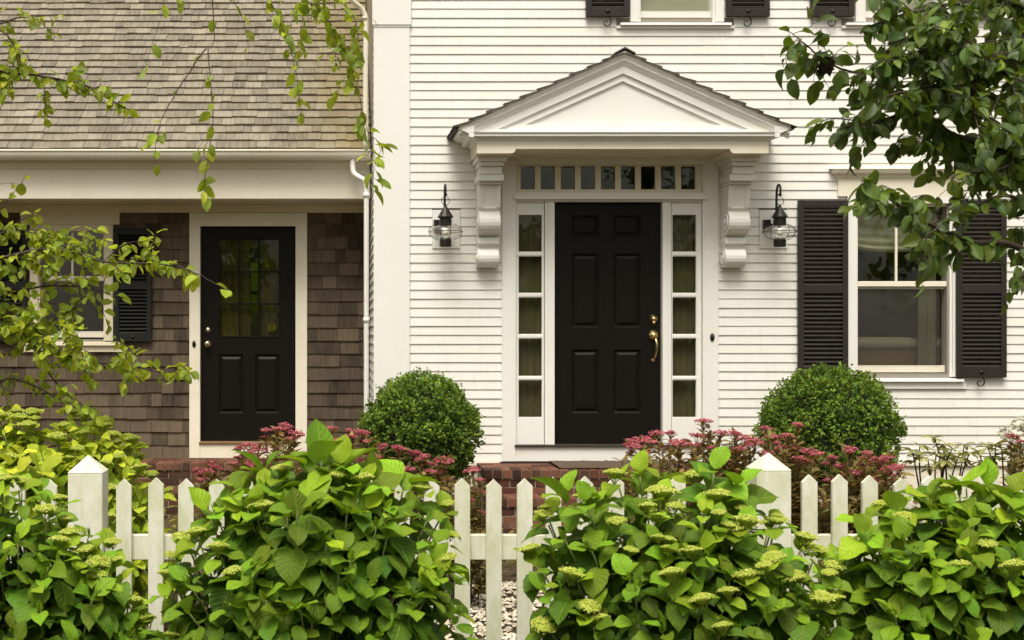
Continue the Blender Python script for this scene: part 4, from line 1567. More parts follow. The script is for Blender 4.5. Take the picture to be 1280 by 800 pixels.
# ---- hydrangeas
def hydrangea(label, x0, x1, dc, outline, nstem, ry, heads, leaf=.135, mat='hyd', zmin=.34, age_bias=0.0, special=(), headscale=1.0, name='hydrangea_shrub'):
    ox = np.array([p[0] for p in outline], float)
    oz = np.array([wz(p[1], dc) for p in outline])
    oxw = wx(ox, dc)
    xa, xb = wx(x0, dc), wx(x1, dc)
    xc = (xa + xb) / 2
    root = empty(name, (xc, dc, 0), label, 'hydrangea', 'lime flowered hydrangeas along the picket fence')
    fm, sm = MB(), MB()
    tips = []
    while len(tips) < nstem:
        x = rng.uniform(xa, xb)
        zt = np.interp(x, oxw, oz)
        if zt < zmin + .05: continue
        h = 1 - rng.random() ** 1.6 * .98 if rng.random() < .55 else rng.random()
        z = zmin + (zt - zmin) * h
        xn = (x - xc) / ((xb - xa) / 2)
        dep = ry * math.sqrt(max(0, 1 - h ** 3)) * math.sqrt(max(.1, 1 - xn ** 4))
        r = rng.random()
        y = dc - dep * (rng.uniform(.75, 1.0) if r < .66 else (rng.uniform(-.2, .7) if r < .85 else -rng.uniform(.5, .9)))
        tips.append((x, y, z, h, 1.0))
    for px, py, dd, sc in special:
        q = P(px, py, dc + dd)
        tips.append((q[0], q[1], q[2], 1.0, sc))
    headn = 0
    order = sorted(range(len(tips)), key=lambda k: -tips[k][3] + rng.normal(0, .3))
    headset = set(order[:heads])
    for k, (x, y, z, h, sc) in enumerate(tips):
        tip = np.array([x, y, z])
        b = np.array([xc + (x - xc) * .35 + rng.normal(0, .05), dc + (y - dc) * .2 + rng.normal(0, .04), 0])
        ctrl = np.array([b[0] + (x - b[0]) * .45, b[1] + (y - b[1]) * .35, z * .62])
        t = np.linspace(0, 1, 14)[:, None]
        cv = (1 - t) ** 2 * b + 2 * t * (1 - t) * ctrl + t ** 2 * tip
        sm.tube(cv, np.linspace(.006, .0032, 14), 5)
        tg = nrmz(np.gradient(cv, axis=0))
        length = np.linalg.norm(np.diff(cv, axis=0), axis=1).sum()
        nn = int(min(8, max(3, length * .65 / .07)))
        a0 = rng.uniform(0, 6.28)
        big = sc != 1.0
        for q in range(nn):
            tt = 1 - q * (.07 if not big else .055) / length - (.0 if q else 0)
            if tt < .2: break
            i = tt * 13
            i0 = int(min(12, i))
            p = cv[i0] + (cv[i0 + 1] - cv[i0]) * (i - i0)
            T = tg[i0]
            s1 = nrmz(np.cross(T, [math.cos(a0), math.sin(a0), .1]))
            a0 += math.pi / 2 + rng.normal(0, .2)
            young = q == 0
            for sg in (-1, 1):
                el = rng.uniform(.35, .85) if young else rng.uniform(-.3, .38)
                tow = -(s1 * sg)[1]
                if big: el = rng.uniform(.55, .85) - .10 * q - .55 * tow
                elif young: el -= .3 * tow
                d = s1 * sg * math.cos(el) + T * math.sin(el) + rng.normal(0, .1, 3) + np.array([0, -.12, 0])
                outw = np.array([x - xc, (y - dc) * 1.2, .0])
                upv = np.array([0, -.12, 1.0]) + .25 * outw + T * .35 + rng.normal(0, .16, 3)
                l = leaf * (rng.uniform(.55, .85) if young else rng.uniform(.65, 1.22)) * sc
                if q == nn - 1: l *= .85
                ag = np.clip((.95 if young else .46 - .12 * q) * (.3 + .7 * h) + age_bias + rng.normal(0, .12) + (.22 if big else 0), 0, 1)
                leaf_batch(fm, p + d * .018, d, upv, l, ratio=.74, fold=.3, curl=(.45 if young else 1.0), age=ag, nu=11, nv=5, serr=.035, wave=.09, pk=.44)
        if k in headset and not big:
            put_head('lime', root, tip + tg[-1] * .045, (T[0] * .7, -T[1] * .7), headscale * rng.uniform(.5, .98))
        elif not big:
            d = nrmz(tg[-1] + rng.normal(0, .25, (2, 3)))
            leaf_batch(fm, np.array([tip, tip]), d, np.cross(d, rng.normal(size=(2, 3))), leaf * .42, ratio=.5, fold=.5, curl=.1, age=.95, nu=6, nv=5)
    fm.build('foliage', M[mat], root)
    sm.build('stem', M['stem_green'], root)
    return root


hydrangea('low dark hydrangea left of the left fence post, with few lime heads', -80, 178, 4.75,
          [(-80, 605), (0, 604), (45, 610), (80, 650), (110, 680), (150, 700), (178, 765)], 95, .42, 26, leaf=.112)
hydrangea('broad hydrangea with a tall pale shoot before the fence under the porch door', 208, 578, 4.72,
          [(200, 770), (222, 695), (262, 640), (300, 612), (345, 596), (400, 582), (450, 592), (505, 612), (545, 632), (566, 660), (582, 740)], 150, .48, 24, leaf=.112,
          special=((402, 572, -.05, 1.4), (388, 584, -.12, 1.35), (425, 586, -.1, 1.35), (330, 592, -.05, 1.35), (300, 610, -.05, 1.25), (372, 640, -.4, 1.3), (505, 604, .0, 1.3), (262, 645, -.15, 1.2), (465, 606, -.1, 1.3)))
hydrangea('wide hydrangea studded with many lime flower heads below the front door', 662, 1036, 4.7,
          [(655, 760), (668, 668), (700, 630), (765, 602), (815, 602), (860, 597), (900, 610), (940, 640), (975, 668), (1012, 690), (1040, 720)], 160, .48, 66, leaf=.106,
          special=((706, 622, -.05, 1.4), (892, 592, -.05, 1.35), (925, 610, -.1, 1.25), (800, 596, 0, 1.1), (735, 632, -.2, 1.2)))
hydrangea('large leaved pale hydrangea crowding the fence right of the right fence post', 1055, 1360, 4.7,
          [(1050, 700), (1075, 665), (1110, 642), (1150, 632), (1190, 622), (1235, 612), (1290, 612), (1360, 645)], 165, .48, 18, leaf=.110, age_bias=.05,
          special=((1200, 612, -.05, 1.4), (1235, 614, -.05, 1.3), (1125, 645, -.1, 1.3), (1265, 622, -.2, 1.25), (1160, 622, -.05, 1.25), (1085, 672, -.15, 1.2)))
hydrangea('bright lime hydrangea behind the fence against the brown shingles', -60, 205, 7.1,
          [(-60, 530), (20, 520), (60, 518), (110, 526), (150, 536), (178, 556), (205, 625)], 230, .5, 62, leaf=.100, mat='hyd_back', age_bias=.25, zmin=.1, headscale=1.15,
          special=((50, 590, -.5, 1.5), (15, 585, -.5, 1.3)))

# ---- clipped boxwoods
def boxwood(label, pxc, d, wpx, top_py, N=11000):
    xc = wx(pxc, d)
    r = wpx * d / F / 2
    zt = wz(top_py, d)
    zc = zt - r * .98
    root = empty('boxwood', (xc, d, 0), label, 'boxwood', 'clipped round boxwoods either side of the front door')
    mb = MB()
    dr = rand_dir(int(N * 1.6))
    dr = dr[dr[:, 2] > -.75][:N]
    ph = rng.uniform(0, 6, 8)
    lump = 1 + .055 * np.sin(dr[:, 0] * 7 + ph[0]) * np.cos(dr[:, 2] * 6 + ph[1]) + .05 * np.sin(dr[:, 1] * 9 + dr[:, 2] * 11 + ph[2]) + .035 * np.sin(dr[:, 0] * 19 + dr[:, 2] * 17 + ph[3])
    rad = r * lump * (1 - .20 * rng.random(len(dr)) ** 1.3)
    pos = dr * rad[:, None]
    low = np.clip(-dr[:, 2], 0, 1)
    pos[:, 2] *= 1.0
    pos[:, 2] -= low * .25 * r
    pos += np.array([xc, d, zc])
    dv = nrmz(dr * .9 + np.array([0, 0, .55]) + rng.normal(0, .75, dr.shape))
    upv = nrmz(dr + np.array([0, 0, .4]) + rng.normal(0, .5, dr.shape))
    age = np.clip(rng.normal(.28, .2, len(dr)) + .3 * (rad > r * .98) + .25 * np.sin(dr[:, 0] * 8 + ph[4]) * np.sin(dr[:, 2] * 9 + ph[5]), 0, 1)
    leaf_batch(mb, pos, dv, upv, rng.uniform(.026, .042, len(dr)), ratio=.58, fold=.3, curl=.5, age=age, nu=3, nv=3, pk=.5, tip=.7)
    # a few untrimmed shoots
    K = 330
    dr2 = rand_dir(K); dr2[:, 2] = np.abs(dr2[:, 2])
    for s in dr2:
        p0 = np.array([xc, d, zc]) + s * r * .97
        ax = nrmz(s + np.array([0, 0, .6]) + rng.normal(0, .3, 3))
        m_ = rng.integers(4, 9)
        tt = np.linspace(0, rng.uniform(.03, .085), m_)[:, None]
        leaf_batch(mb, p0 + ax * tt, nrmz(ax * .5 + rng.normal(0, .8, (m_, 3))), nrmz(ax + rng.normal(0, .4, (m_, 3))), .026, ratio=.55, age=.7, nu=3, nv=3, pk=.5, tip=.7)
    mb.build('foliage', M['box'], root)
    cm = MB()  # solid core for the twig mass, coloured dark as the shaded interior
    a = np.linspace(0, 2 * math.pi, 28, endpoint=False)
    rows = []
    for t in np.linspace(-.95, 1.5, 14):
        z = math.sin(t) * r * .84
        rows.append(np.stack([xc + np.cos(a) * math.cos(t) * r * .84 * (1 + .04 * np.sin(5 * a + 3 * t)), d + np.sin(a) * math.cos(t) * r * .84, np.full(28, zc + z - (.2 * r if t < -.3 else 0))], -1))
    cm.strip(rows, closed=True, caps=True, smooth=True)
    cm.build('shaded_core', M['boxcore'], root)
    st = MB()
    for k in range(5):
        b = rng.uniform(0, 6.28)
        st.tube([(xc + .05 * math.cos(b), d + .05 * math.sin(b), -.02), (xc + .12 * math.cos(b), d + .12 * math.sin(b), .25), (xc + .25 * math.cos(b), d + .25 * math.sin(b), .6)], [.02, .015, .01], 6)
    st.build('stem', M['bark'], root)
    return root


boxwood('clipped round boxwood left of the brick steps, in front of the corner board', 526, 10.15, 142, 472)
boxwood('larger clipped round boxwood below the left shutter of the ground floor window', 1036, 10.05, 164, 463, N=13500)

# ---- pink spireas
def spirea(label, heads, d, base_px, extra=14, more=1.7, leafden=1.0, spread=.10, green=0.0):
    xs_ = [wx(h[0], d) for h in heads]
    xc = wx(base_px, d)
    root = empty('spirea_shrub', (xc, d, 0), label, 'spirea', 'pink flowered spireas behind the fence')
    fm, sm = MB(), MB()
    tips = []
    for px, py in heads:
        dd = rng.uniform(-.22, .22)
        tips.append((P(px, py, d + dd), True))
    lo, hi = min(xs_), max(xs_)
    zt = [wz(h[1], d) for h in heads]
    for k in range(int(extra * more)):
        j = rng.integers(len(heads))
        q = P(heads[j][0] + rng.normal(0, 14), heads[j][1] + rng.uniform(4, 75), d + rng.uniform(-.25, .25))
        tips.append((q, False))
    for tip, fl in tips:
        b = np.array([xc + (tip[0] - xc) * .3 + rng.normal(0, .03), d + rng.normal(0, .05), 0])
        ctrl = np.array([b[0] + (tip[0] - b[0]) * .5 + rng.normal(0, .02), b[1] + (tip[1] - b[1]) * .4, tip[2] * .6])
        t = np.linspace(0, 1, 16)[:, None]
        cv = (1 - t) ** 2 * b + 2 * t * (1 - t) * ctrl + t ** 2 * tip
        sm.tube(cv, np.linspace(.004, .0018, 16), 5)
        tg = nrmz(np.gradient(cv, axis=0))
        m_ = int(46 * leafden)
        tt = np.linspace(.3, .985, m_) + rng.normal(0, .01, m_)
        idx = np.clip((tt * 15).astype(int), 0, 14)
        p = cv[idx] + (cv[idx + 1] - cv[idx]) * ((tt * 15) - idx)[:, None]
        az = np.arange(m_) * 2.4 + rng.uniform(0, 6)
        rad = np.stack([np.cos(az), np.sin(az), np.zeros(m_)], -1)
        dv = rad * .8 + tg[idx] * .7 + rng.normal(0, .2, (m_, 3))
        age = np.clip(rng.normal(.28 - green, .22, m_) + .35 * (tt - .5), 0, 1)
        leaf_batch(fm, p, dv, np.array([0, 0, 1.0]) + rng.normal(0, .3, (m_, 3)), rng.uniform(.05, .085, m_), ratio=.36, fold=.35, curl=.6, age=age, nu=4, nv=3, pk=.42)
        # side shoots under a flower fork
        if fl:
            T = tg[-1]
            put_head('pink', root, tip, (T[0] * .6, -T[1] * .6), rng.uniform(.6, 1.05))
            for q in range(rng.integers(0, 2)):
                o2 = np.array([rng.normal(0, .05), rng.normal(0, .04), -rng.uniform(.0, .05)])
                s0 = cv[-3]
                sm.tube([s0, s0 + o2 * .6 + np.array([0, 0, .02]), tip + o2], .0015, 4)
                put_head('pink', root, tip + o2, (o2[0] * 4, 0), rng.uniform(.4, .65))
    fm.build('foliage', M['spirea'], root)
    sm.build('stem', M['twig'], root)
    return root


spirea('pink spirea at the brick porch edge, leftmost, half behind the pale leafy shoot', [(264, 578), (262, 590), (270, 584), (300, 572), (258, 600)], 7.9, 285, 12)
spirea('pink spirea before the right jamb of the porch door', [(347, 536), (357, 532), (370, 541), (333, 538), (312, 556), (324, 561), (345, 560), (335, 574), (318, 578), (365, 548), (300, 560)], 7.7, 335, 12)
spirea('pink spirea between the porch door and the left boxwood', [(415, 535), (418, 552), (440, 545), (400, 560), (432, 565), (410, 580)], 7.8, 420, 12)
spirea('pink spirea in front of the left boxwood, heavy with bloom', [(452, 541), (458, 552), (478, 556), (500, 560), (470, 572), (490, 580), (516, 566), (528, 572), (510, 588), (540, 580), (480, 592), (455, 585)], 7.6, 485, 16)
spirea('pink spirea at the left end of the brick steps', [(548, 590), (560, 598), (590, 588), (600, 600), (575, 605), (598, 615), (585, 626), (555, 575), (600, 640)], 7.8, 572, 16, green=.1)
spirea('airy pink spirea before the front door and its right sidelight', [(790, 556), (800, 549), (812, 552), (821, 541), (838, 541), (850, 553), (828, 560), (805, 566)], 7.6, 822, 12)
spirea('tall thin pink spirea before the casing right of the front door', [(879, 526), (872, 544), (884, 546), (865, 556), (890, 560), (900, 541)], 7.7, 878, 10)
spirea('pink spirea immediately left of the right fence post', [(918, 541), (930, 548), (925, 560), (945, 552), (912, 566), (905, 575)], 7.8, 925, 14)
spirea('reddish leaved pink spirea behind the right fence post', [(958, 536), (966, 546), (998, 531), (985, 545), (975, 560), (990, 560), (1008, 563), (1020, 567), (960, 572), (1000, 575), (986, 585)], 7.6, 985, 20)
spirea('pink spirea in front of the right boxwood, crowded with bloom', [(1040, 572), (1050, 582), (1062, 562), (1078, 580), (1084, 566), (1070, 590), (1056, 594), (1068, 634), (1040, 600), (1090, 598)], 7.7, 1058, 22)
spirea('pink spirea at the right foot of the right boxwood', [(1110, 571), (1122, 584), (1106, 588), (1098, 575), (1118, 600), (1132, 606)], 7.8, 1108, 16)
spirea('single pink spirea before the white foundation at the far right', [(1265, 545), (1275, 552), (1290, 548), (1278, 575), (1300, 570)], 7.9, 1283, 14)

# ---- rhododendrons by the foundation
def rhodo(label, base_px, d, tips, flowers=()):
    xc = wx(base_px, d)
    root = empty('rhododendron', (xc, d, 0), label, 'rhododendron', 'leggy rhododendrons along the foundation')
    fm, sm = MB(), MB()
    for px, py in tips:
        tip = P(px, py, d + rng.uniform(-.2, .15))
        b = np.array([xc + (tip[0] - xc) * .25, d + rng.normal(0, .04), 0])
        ctrl = np.array([b[0] + (tip[0] - b[0]) * .35 + rng.normal(0, .04), d, tip[2] * .7])
        t = np.linspace(0, 1, 14)[:, None]
        cv = (1 - t) ** 2 * b + 2 * t * (1 - t) * ctrl + t ** 2 * tip
        sm.tube(cv, np.linspace(.009, .004, 14), 6)
        for wh in range(2):
            p = cv[-1 - wh * 2]
            m_ = rng.integers(6, 10)
            az = np.arange(m_) * 6.28 / m_ + rng.uniform(0, 6)
            dv = np.stack([np.cos(az), np.sin(az), rng.uniform(-.25, .65, m_)], -1)
            leaf_batch(fm, np.tile(p, (m_, 1)), dv, np.tile([0, 0, 1.0], (m_, 1)), rng.uniform(.07, .115, m_), ratio=.34, fold=.3, curl=.7, age=rng.uniform(0, 1, m_), nu=5, nv=3, pk=.5, tip=.8)
    for px, py in flowers:
        mb = MB()
        c = P(px, py, d - .1)
        for q in range(14):
            o_ = rand_dir(1)[0] * .035
            for w in range(5):
                dd = nrmz(o_ + rng.normal(0, .02, 3))
                leaf_batch(mb, c + o_ * .7, dd, rand_dir(1)[0], .03, ratio=.7, fold=.2, curl=.4, age=rng.random(), nu=3, nv=3)
        mb.build('flower_head', M['bloom_white'], root)
    fm.build('foliage', M['rhodo'], root)
    sm.build('stem', M['twig'], root)


rhodo('sparse leggy rhododendron with bare dark stems against the white foundation', 1172, 9.6,
      [(1140, 563), (1150, 556), (1168, 548), (1178, 556), (1170, 568), (1190, 562), (1205, 556), (1212, 566), (1198, 572), (1184, 570), (1160, 575)])
rhodo('rhododendron with white blossoms at the right end of the foundation', 1258, 9.5,
      [(1222, 565), (1235, 560), (1245, 556), (1252, 562), (1262, 548), (1272, 545), (1280, 555), (1295, 540), (1268, 568), (1310, 550), (1290, 565)],
      flowers=((1272, 531), (1279, 526), (1284, 535), (1256, 541)))

# low growth in the bed behind the fence
gcv = MB()
n = 5200
bx, by = rng.uniform(-3.3, 5.6, n), rng.uniform(6.6, 10.9, n)
keep = ~((bx > 1.0) & (bx < 3.7) & (by > 9.6)) & ~((bx > .5) & (bx < 3.0) & (by < 8.35))
bx, by = bx[keep], by[keep]
dv = rand_dir(len(bx)); dv[:, 2] = np.abs(dv[:, 2]) * .6 + .1
leaf_batch(gcv, np.stack([bx, by, rng.uniform(.02, .22, len(bx))], -1), dv, np.tile([0, 0, 1.0], (len(bx), 1)), rng.uniform(.05, .11, len(bx)), ratio=.5, fold=.3, curl=.8, age=rng.uniform(0, .5, len(bx)), nu=4, nv=3)
tag(gcv.build('ground_cover', M['spirea']), 'low green growth covering the bed behind the fence', 'ground cover', kind='stuff')


# ---- trees
def twig_leaves(fm, sm, path, r0, r1, leaf, spacing, age, start=.1, droop=.5, ratio=.62, cluster=1, spread=1.0, curl=.6):
    path = np.asarray(path)
    n = len(path)
    sm.tube(path, np.linspace(r0, r1, n), 6)
    seg = np.linalg.norm(np.diff(path, axis=0), axis=1)
    cum = np.concatenate([[0], np.cumsum(seg)])
    tot = cum[-1]
    m_ = max(2, int(tot * (1 - start) / spacing))
    s = np.concatenate([np.linspace(start, 1, m_) * tot] * cluster) + rng.normal(0, spacing * .3, m_ * cluster)
    s = np.clip(s, 0, tot * .999)
    p = np.stack([np.interp(s, cum, path[:, k]) for k in range(3)], -1)
    tg = nrmz(np.gradient(path, axis=0))
    T = np.stack([np.interp(s, cum, tg[:, k]) for k in range(3)], -1)
    N = len(s)
    dv = nrmz(T * .45 + rng.normal(0, .62 * spread, (N, 3)) + np.array([0, 0, -droop]))
    upv = np.array([0, -.35, 1.0]) + rng.normal(0, .55, (N, 3))
    L = leaf * rng.uniform(.6, 1.15, N)
    # leaf stalks
    for k in range(N):
        sm.tube([p[k], p[k] + dv[k] * L[k] * .22], .0011, 3)
    leaf_batch(fm, p + dv * (L * .2)[:, None], dv, upv, L, ratio=ratio, fold=.35, curl=curl, age=np.clip(rng.normal(age, .22, N), 0, 1), nu=6, nv=5, pk=.42, tip=.95)


def branch(fm, sm, pts, r0, r1, leaf, spacing, age, side=0, side_len=.2, n=40, **kw):
    path = spline(pts, n)
    path = path + np.cumsum(rng.normal(0, .0016, path.shape), 0)
    twig_leaves(fm, sm, path, r0, r1, leaf, spacing, age, **kw)
    tg = nrmz(np.gradient(path, axis=0))
    for k in range(side):
        i = rng.integers(int(n * .12), n - 3)
        d = nrmz(tg[i] * .5 + rng.normal(0, .7, 3) + np.array([0, 0, .1]))
        l = side_len * rng.uniform(.4, 1.1)
        q = path[i] + d * l * .5 + rng.normal(0, .02, 3)
        e = path[i] + d * l + np.array([0, 0, -l * .15])
        twig_leaves(fm, sm, spline([path[i], q, e], 10), r1 * 1.1, .0012, leaf, spacing, age, **{**kw, 'start': .2})


def PL(pts, d0, d1):
    """picture points to places, the distance running from d0 to d1"""
    ds = np.linspace(d0, d1, len(pts))
    return [P(a, b, d) for (a, b), d in zip(pts, ds)]


# left tree: slender trunk out of frame, long arching limbs reaching in
tl = empty('leafy_tree', (-3.0, 7.2, 0), 'yellow-green tree whose long limbs and hanging twigs reach in before the shingled wing', 'tree')
fm, sm = MB(), MB()
tk = MB()
tp = spline([(-3.0, 7.2, -.05), (-2.96, 7.22, 1.0), (-2.9, 7.2, 2.2), (-2.8, 7.15, 3.4), (-2.55, 7.1, 4.4), (-2.1, 7.05, 5.2)], 40)
tk.tube(tp, np.linspace(.10, .035, 40), 12)
tk.build('trunk', M['bark'], tl)
K = dict(leaf=.064, spacing=.024, age=.45)
branch(fm, sm, [tp[20]] + PL([(-120, 340), (-50, 335), (0, 322), (50, 312), (90, 316), (130, 328), (190, 330), (232, 336)], 7.1, 6.7), .014, .003, side=22, side_len=.3, cluster=2, **K)
branch(fm, sm, PL([(225, 333), (245, 340), (262, 350), (288, 364)], 6.7, 6.6), .003, .0012, leaf=.095, spacing=.05, age=.6)
branch(fm, sm, [tp[19]] + PL([(-100, 380), (0, 366), (60, 356), (110, 360), (150, 372)], 7.1, 6.9), .012, .002, side=14, side_len=.24, cluster=1, **K)
branch(fm, sm, [tp[18]] + PL([(-100, 360), (-30, 372), (35, 405), (62, 430), (95, 450), (150, 457), (200, 466), (234, 466)], 7.1, 6.7), .014, .002, side=22, side_len=.25, cluster=2, **K)
branch(fm, sm, [tp[17]] + PL([(-80, 400), (10, 412), (40, 432), (60, 468), (88, 498), (118, 520)], 7.1, 6.8), .010, .002, side=12, side_len=.2, **K)
branch(fm, sm, [tp[18]] + PL([(-90, 420), (-20, 410), (30, 420), (70, 400), (100, 385)], 7.2, 7.0), .010, .002, side=18, side_len=.28, cluster=2, **K)
branch(fm, sm, [tp[19]] + PL([(-90, 400), (-30, 380), (20, 395), (55, 440)], 7.2, 7.1), .010, .002, side=16, side_len=.26, cluster=2, **K)
branch(fm, sm, [tp[21]] + PL([(-90, 330), (-20, 300), (25, 290), (70, 300)], 7.2, 7.0), .010, .002, side=14, side_len=.26, cluster=2, **K)
branch(fm, sm, [tp[17]] + PL([(-60, 480), (20, 470), (90, 505), (130, 530)], 7.3, 7.2), .008, .002, side=8, side_len=.2, **K)
branch(fm, sm, [tp[22]] + PL([(-60, 250), (-10, 262), (8, 248), (16, 235), (32, 215)], 7.0, 6.9), .005, .001, leaf=.07, spacing=.06, age=.5, side=2)
branch(fm, sm, [tp[26]] + PL([(-60, 60), (0, 88), (40, 92), (100, 104), (135, 122), (162, 136)], 6.9, 6.7), .012, .002, side=12, side_len=.18, cluster=2, **K)
branch(fm, sm, [tp[27]] + PL([(-60, 20), (0, 40), (20, 68), (30, 84)], 6.9, 6.8), .008, .002, side=8, side_len=.2, **K)
branch(fm, sm, [tp[27]] + PL([(-60, 40), (-5, 30), (30, 22), (70, 20)], 6.9, 6.7), .008, .002, side=8, side_len=.16, **K)
# overhead limb above the frame, from which the thin twigs hang
lb = spline([tp[30], (-1.9, 6.9, 4.05), (-1.0, 6.8, 3.9), (-.3, 6.8, 3.75), (.25, 6.8, 3.62)], 40)
sm.tube(lb, np.linspace(.03, .008, 40), 8)
H = dict(leaf=.074, age=.5, droop=.9)
def hang(pts, d0, d1, r=.004, **kw):
    kk = dict(H); kk.update(kw)
    p = PL(pts, d0, d1)
    near = lb[np.argmin(np.abs(lb[:, 0] - p[0][0]))]
    branch(fm, sm, [near] + p, r, .0011, **kk)
hang([(264, -6), (263, 45), (257, 62)], 6.8, 6.8, .005, spacing=.4)
branch(fm, sm, PL([(258, 60), (226, 104), (202, 145), (192, 178)], 6.8, 6.7), .0045, .0011, leaf=.085, spacing=.12, age=.45, start=.15, droop=.9)
branch(fm, sm, PL([(200, 158), (193, 178), (190, 200)], 6.7, 6.7), .002, .001, leaf=.085, spacing=.028, age=.5, start=.1, droop=1.0)
branch(fm, sm, PL([(260, 60), (262, 110), (262, 160), (256, 200), (252, 240)], 6.8, 6.75), .003, .0011, leaf=.078, spacing=.045, age=.5, start=.3, droop=1.0, side=3, side_len=.08)
hang([(205, -4), (198, 30), (186, 68), (176, 96)], 6.9, 6.9, .0015, spacing=.10, leaf=.085)
hang([(288, -6), (298, 14), (308, 36), (313, 62)], 6.8, 6.8, .002, spacing=.07)
hang([(338, -6), (350, 25), (362, 62), (370, 100), (376, 150)], 6.7, 6.6, .003, spacing=.04, side=5, side_len=.12)
hang([(385, -8), (402, 10), (424, 38), (437, 70), (446, 108)], 6.7, 6.7, .004, spacing=.022, side=12, side_len=.2)
hang([(420, -10), (440, 20), (448, 60)], 6.6, 6.7, .003, spacing=.03, side=5, side_len=.16)
branch(fm, sm, PL([(446, 108), (452, 135), (460, 170), (468, 205), (462, 236)], 6.7, 6.6), .0022, .001, leaf=.092, spacing=.028, age=.3, start=.2, droop=1.0, side=3, side_len=.1)
hang([(220, -10), (224, 2)], 6.8, 6.8, .002, spacing=.03)
fm.build('crown', M['birch'], tl)
sm.build('limb', M['twig'], tl)

# right tree: darker, larger leaves, trunk out of frame beyond the fence
tr = empty('dark_leaved_tree', (4.35, 6.1, 0), 'darker broad-leaved tree overhanging the upper right windows', 'tree')
fm, sm, tk = MB(), MB(), MB()
tp = spline([(4.35, 6.1, -.05), (4.3, 6.1, .8), (4.2, 6.05, 1.6), (4.12, 6.0, 2.3), (4.0, 5.95, 3.1), (3.8, 5.9, 3.9)], 40)
tk.tube(tp, np.linspace(.13, .05, 40), 12)
tk.build('trunk', M['bark'], tr)
K = dict(leaf=.078, spacing=.027, age=.25, ratio=.6, droop=.7)
branch(fm, sm, [tp[24]] + PL([(1360, 260), (1290, 215), (1240, 182), (1190, 168), (1140, 142), (1090, 152), (1048, 160)], 5.8, 5.2), .028, .003, side=22, side_len=.28, cluster=2, **K)
branch(fm, sm, [tp[28]] + PL([(1350, 120), (1280, 70), (1215, 72), (1150, 62), (1100, 80)], 5.8, 5.2), .026, .004, side=30, side_len=.36, cluster=2, **K)
branch(fm, sm, PL([(1110, 76), (1075, 90), (1045, 84), (1015, 62), (1000, 48), (982, 34)], 5.25, 5.1), .006, .0015, leaf=.085, spacing=.026, age=.35, droop=.5, side=10, side_len=.16, ratio=.6)
branch(fm, sm, [tp[28]] + PL([(1350, 60), (1290, 10), (1220, 0), (1150, 10), (1090, 30)], 5.8, 5.3), .022, .004, side=26, side_len=.34, cluster=2, **K)
branch(fm, sm, [tp[24]] + PL([(1360, 200), (1290, 150), (1240, 120), (1190, 105), (1140, 108), (1095, 118)], 5.7, 5.1), .022, .003, side=26, side_len=.3, cluster=2, **K)
branch(fm, sm, [tp[22]] + PL([(1360, 350), (1300, 322), (1262, 304), (1215, 302), (1170, 285), (1130, 262), (1100, 240), (1072, 226)], 5.6, 5.0), .020, .002, side=16, side_len=.17, cluster=2, **K)
branch(fm, sm, [tp[23]] + PL([(1350, 290), (1300, 262), (1255, 246), (1210, 262), (1165, 290), (1150, 300)], 5.6, 5.1), .014, .002, side=9, side_len=.2, cluster=1, **K)
branch(fm, sm, [tp[23]] + PL([(1350, 240), (1300, 232), (1265, 222), (1225, 215), (1190, 222)], 5.7, 5.2), .014, .002, side=10, side_len=.22, cluster=1, **K)
branch(fm, sm, [tp[22]] + PL([(1350, 330), (1300, 330), (1285, 335), (1275, 350)], 5.5, 5.1), .010, .002, side=6, side_len=.15, **K)
branch(fm, sm, [tp[26]] + PL([(1360, 180), (1300, 120), (1250, 90), (1200, 45), (1150, 30)], 5.7, 5.2), .02, .003, side=28, side_len=.3, cluster=2, **K)
branch(fm, sm, [tp[25]] + PL([(1360, 230), (1290, 185), (1230, 145), (1180, 132)], 5.6, 5.2), .016, .003, side=14, side_len=.26, cluster=1, **K)
# growth above and to the right of the frame
for k in range(16):
    i = rng.integers(24, 39)
    a = rng.uniform(0, 6.28)
    q = tp[i] + np.array([math.cos(a) * .7 + .1, math.sin(a) * .6, rng.uniform(.15, .6)])
    if wx(1285, q[1]) > q[0] and q[2] < wz(0, q[1]): q[0] += .9; q[2] += .5
    branch(fm, sm, [tp[i], (tp[i] + q) / 2 + np.array([0, 0, .1]), q], .012, .003, side=10, side_len=.35, cluster=1, **K)
fm.build('crown', M['pear'], tr)
sm.build('limb', M['twig'], tr)
mb = MB()
cc = P(1036, 85, 5.15)
for k in range(7):
    d = nrmz(rng.normal(size=3) + np.array([0, 0, -.4]))
    leaf_batch(mb, cc + rng.normal(0, .008, 3), d, rng.normal(size=3), rng.uniform(.05, .075), ratio=.7, fold=.8, curl=2.2, age=.1, nu=6, nv=5)
mb.build('withered_leaf', M['dead'], tr)

# unseen trees across the road, added to mottle the window reflections
fw = MB()
for k in range(13):
    x, y, h = rng.uniform(-22, 26), rng.uniform(-26, -16), rng.uniform(3.5, 8.5)
    n = 420
    dr = rand_dir(n) * (rng.random((n, 1)) ** .4)
    c = np.array([x, y, h * .58]) + dr * np.array([h * .36, h * .36, h * .42])
    dv = rand_dir(n)
    leaf_batch(fw, c, dv, rand_dir(n), rng.uniform(.35, .7, n), ratio=.7, fold=.3, curl=.6, age=rng.uniform(0, .5, n), nu=3, nv=3)
    fw.tube([(x, y, -.2), (x + .1, y, h * .3), (x, y + .1, h * .7)], [.22, .16, .06], 8, tint=(0, 0, 0))
tag(fw.build('reflection_trees', M['pear']), 'dark trees added across the road for reflections in the window panes, otherwise unseen', 'trees', kind='stuff')

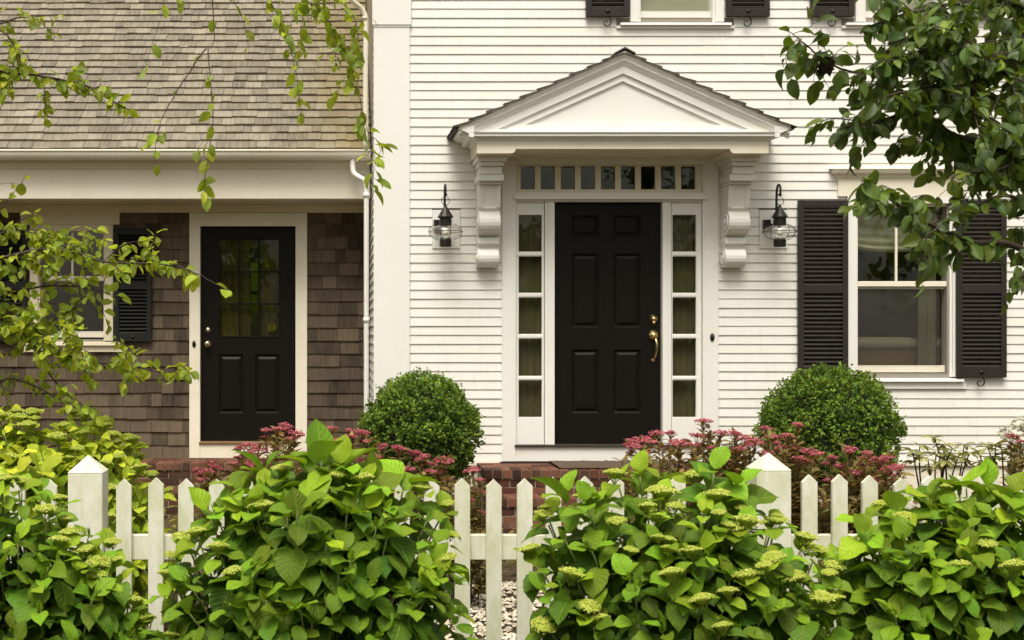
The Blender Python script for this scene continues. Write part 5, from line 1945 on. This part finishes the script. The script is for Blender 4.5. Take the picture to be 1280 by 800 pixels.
# ------------------------------------------------------------------ light, sky, camera
w = bpy.data.worlds.new('World')
scene.world = w
w.use_nodes = True
t = w.node_tree
t.nodes.clear()
sky = t.nodes.new('ShaderNodeTexSky')
sky.sky_type = 'NISHITA'
sky.sun_disc = False
EL, AZ = 62, 193          # sun height and compass bearing (0 = +Y, clockwise)
sky.sun_elevation = R(EL)
sky.sun_rotation = R(AZ)
sky.air_density = 1.0
sky.dust_density = 4.0
sky.ozone_density = 1.0
hs = t.nodes.new('ShaderNodeHueSaturation')
hs.inputs['Saturation'].default_value = .25
t.links.new(sky.outputs[0], hs.inputs['Color'])
mx = t.nodes.new('ShaderNodeMix')
mx.data_type = 'RGBA'
mx.blend_type = 'MULTIPLY'
mx.inputs[0].default_value = 1
mx.inputs[7].default_value = (1.0, .95, .82, 1)
t.links.new(hs.outputs[0], mx.inputs[6])
bg = t.nodes.new('ShaderNodeBackground')
bg.inputs[1].default_value = .11
# overcast distribution: the zenith about three times as bright as the horizon
tc = t.nodes.new('ShaderNodeTexCoord')
sx = t.nodes.new('ShaderNodeSeparateXYZ')
t.links.new(tc.outputs['Generated'], sx.inputs[0])
mr = t.nodes.new('ShaderNodeMapRange')
mr.inputs['From Min'].default_value = 0
mr.inputs['From Max'].default_value = 1
mr.inputs['To Min'].default_value = .5
mr.inputs['To Max'].default_value = 1.55
t.links.new(sx.outputs[2], mr.inputs['Value'])
sc_ = t.nodes.new('ShaderNodeVectorMath')
sc_.operation = 'SCALE'
t.links.new(mx.outputs[2], sc_.inputs[0])
t.links.new(mr.outputs[0], sc_.inputs['Scale'])
t.links.new(sc_.outputs[0], bg.inputs[0])
wo = t.nodes.new('ShaderNodeOutputWorld')
t.links.new(bg.outputs[0], wo.inputs[0])

sl = bpy.data.lights.new('sun', 'SUN')
sl.energy = 1.6
sl.angle = R(24)
sl.color = (1.0, .965, .895)
so_ = bpy.data.objects.new('sun', sl)
COL.objects.link(so_)
dirn = Vector((math.sin(R(AZ)) * math.cos(R(EL)), math.cos(R(AZ)) * math.cos(R(EL)), math.sin(R(EL))))
so_.rotation_euler = dirn.to_track_quat('Z', 'Y').to_euler()
so_.location = dirn * 30

cam = bpy.data.cameras.new('camera')
cam.sensor_width = 36
cam.lens = 36 * F / 1280
cam.shift_x = (640 - PX) / 1280
cam.shift_y = (PY - 400) / 1280
cam.clip_end = 500
cam.dof.use_dof = True
cam.dof.focus_distance = 9.0
cam.dof.aperture_fstop = 9.0
co = bpy.data.objects.new('camera', cam)
co.location = (0, 0, HC)
co.rotation_euler = (R(90), 0, 0)
COL.objects.link(co)
scene.camera = co

scene.render.engine = 'CYCLES'
scene.view_settings.view_transform = 'Standard'
scene.view_settings.look = 'None'
scene.view_settings.exposure = .78
scene.view_settings.gamma = 1.0
scene.cycles.max_bounces = 8
scene.cycles.transparent_max_bounces = 12
scene.cycles.use_denoising = True
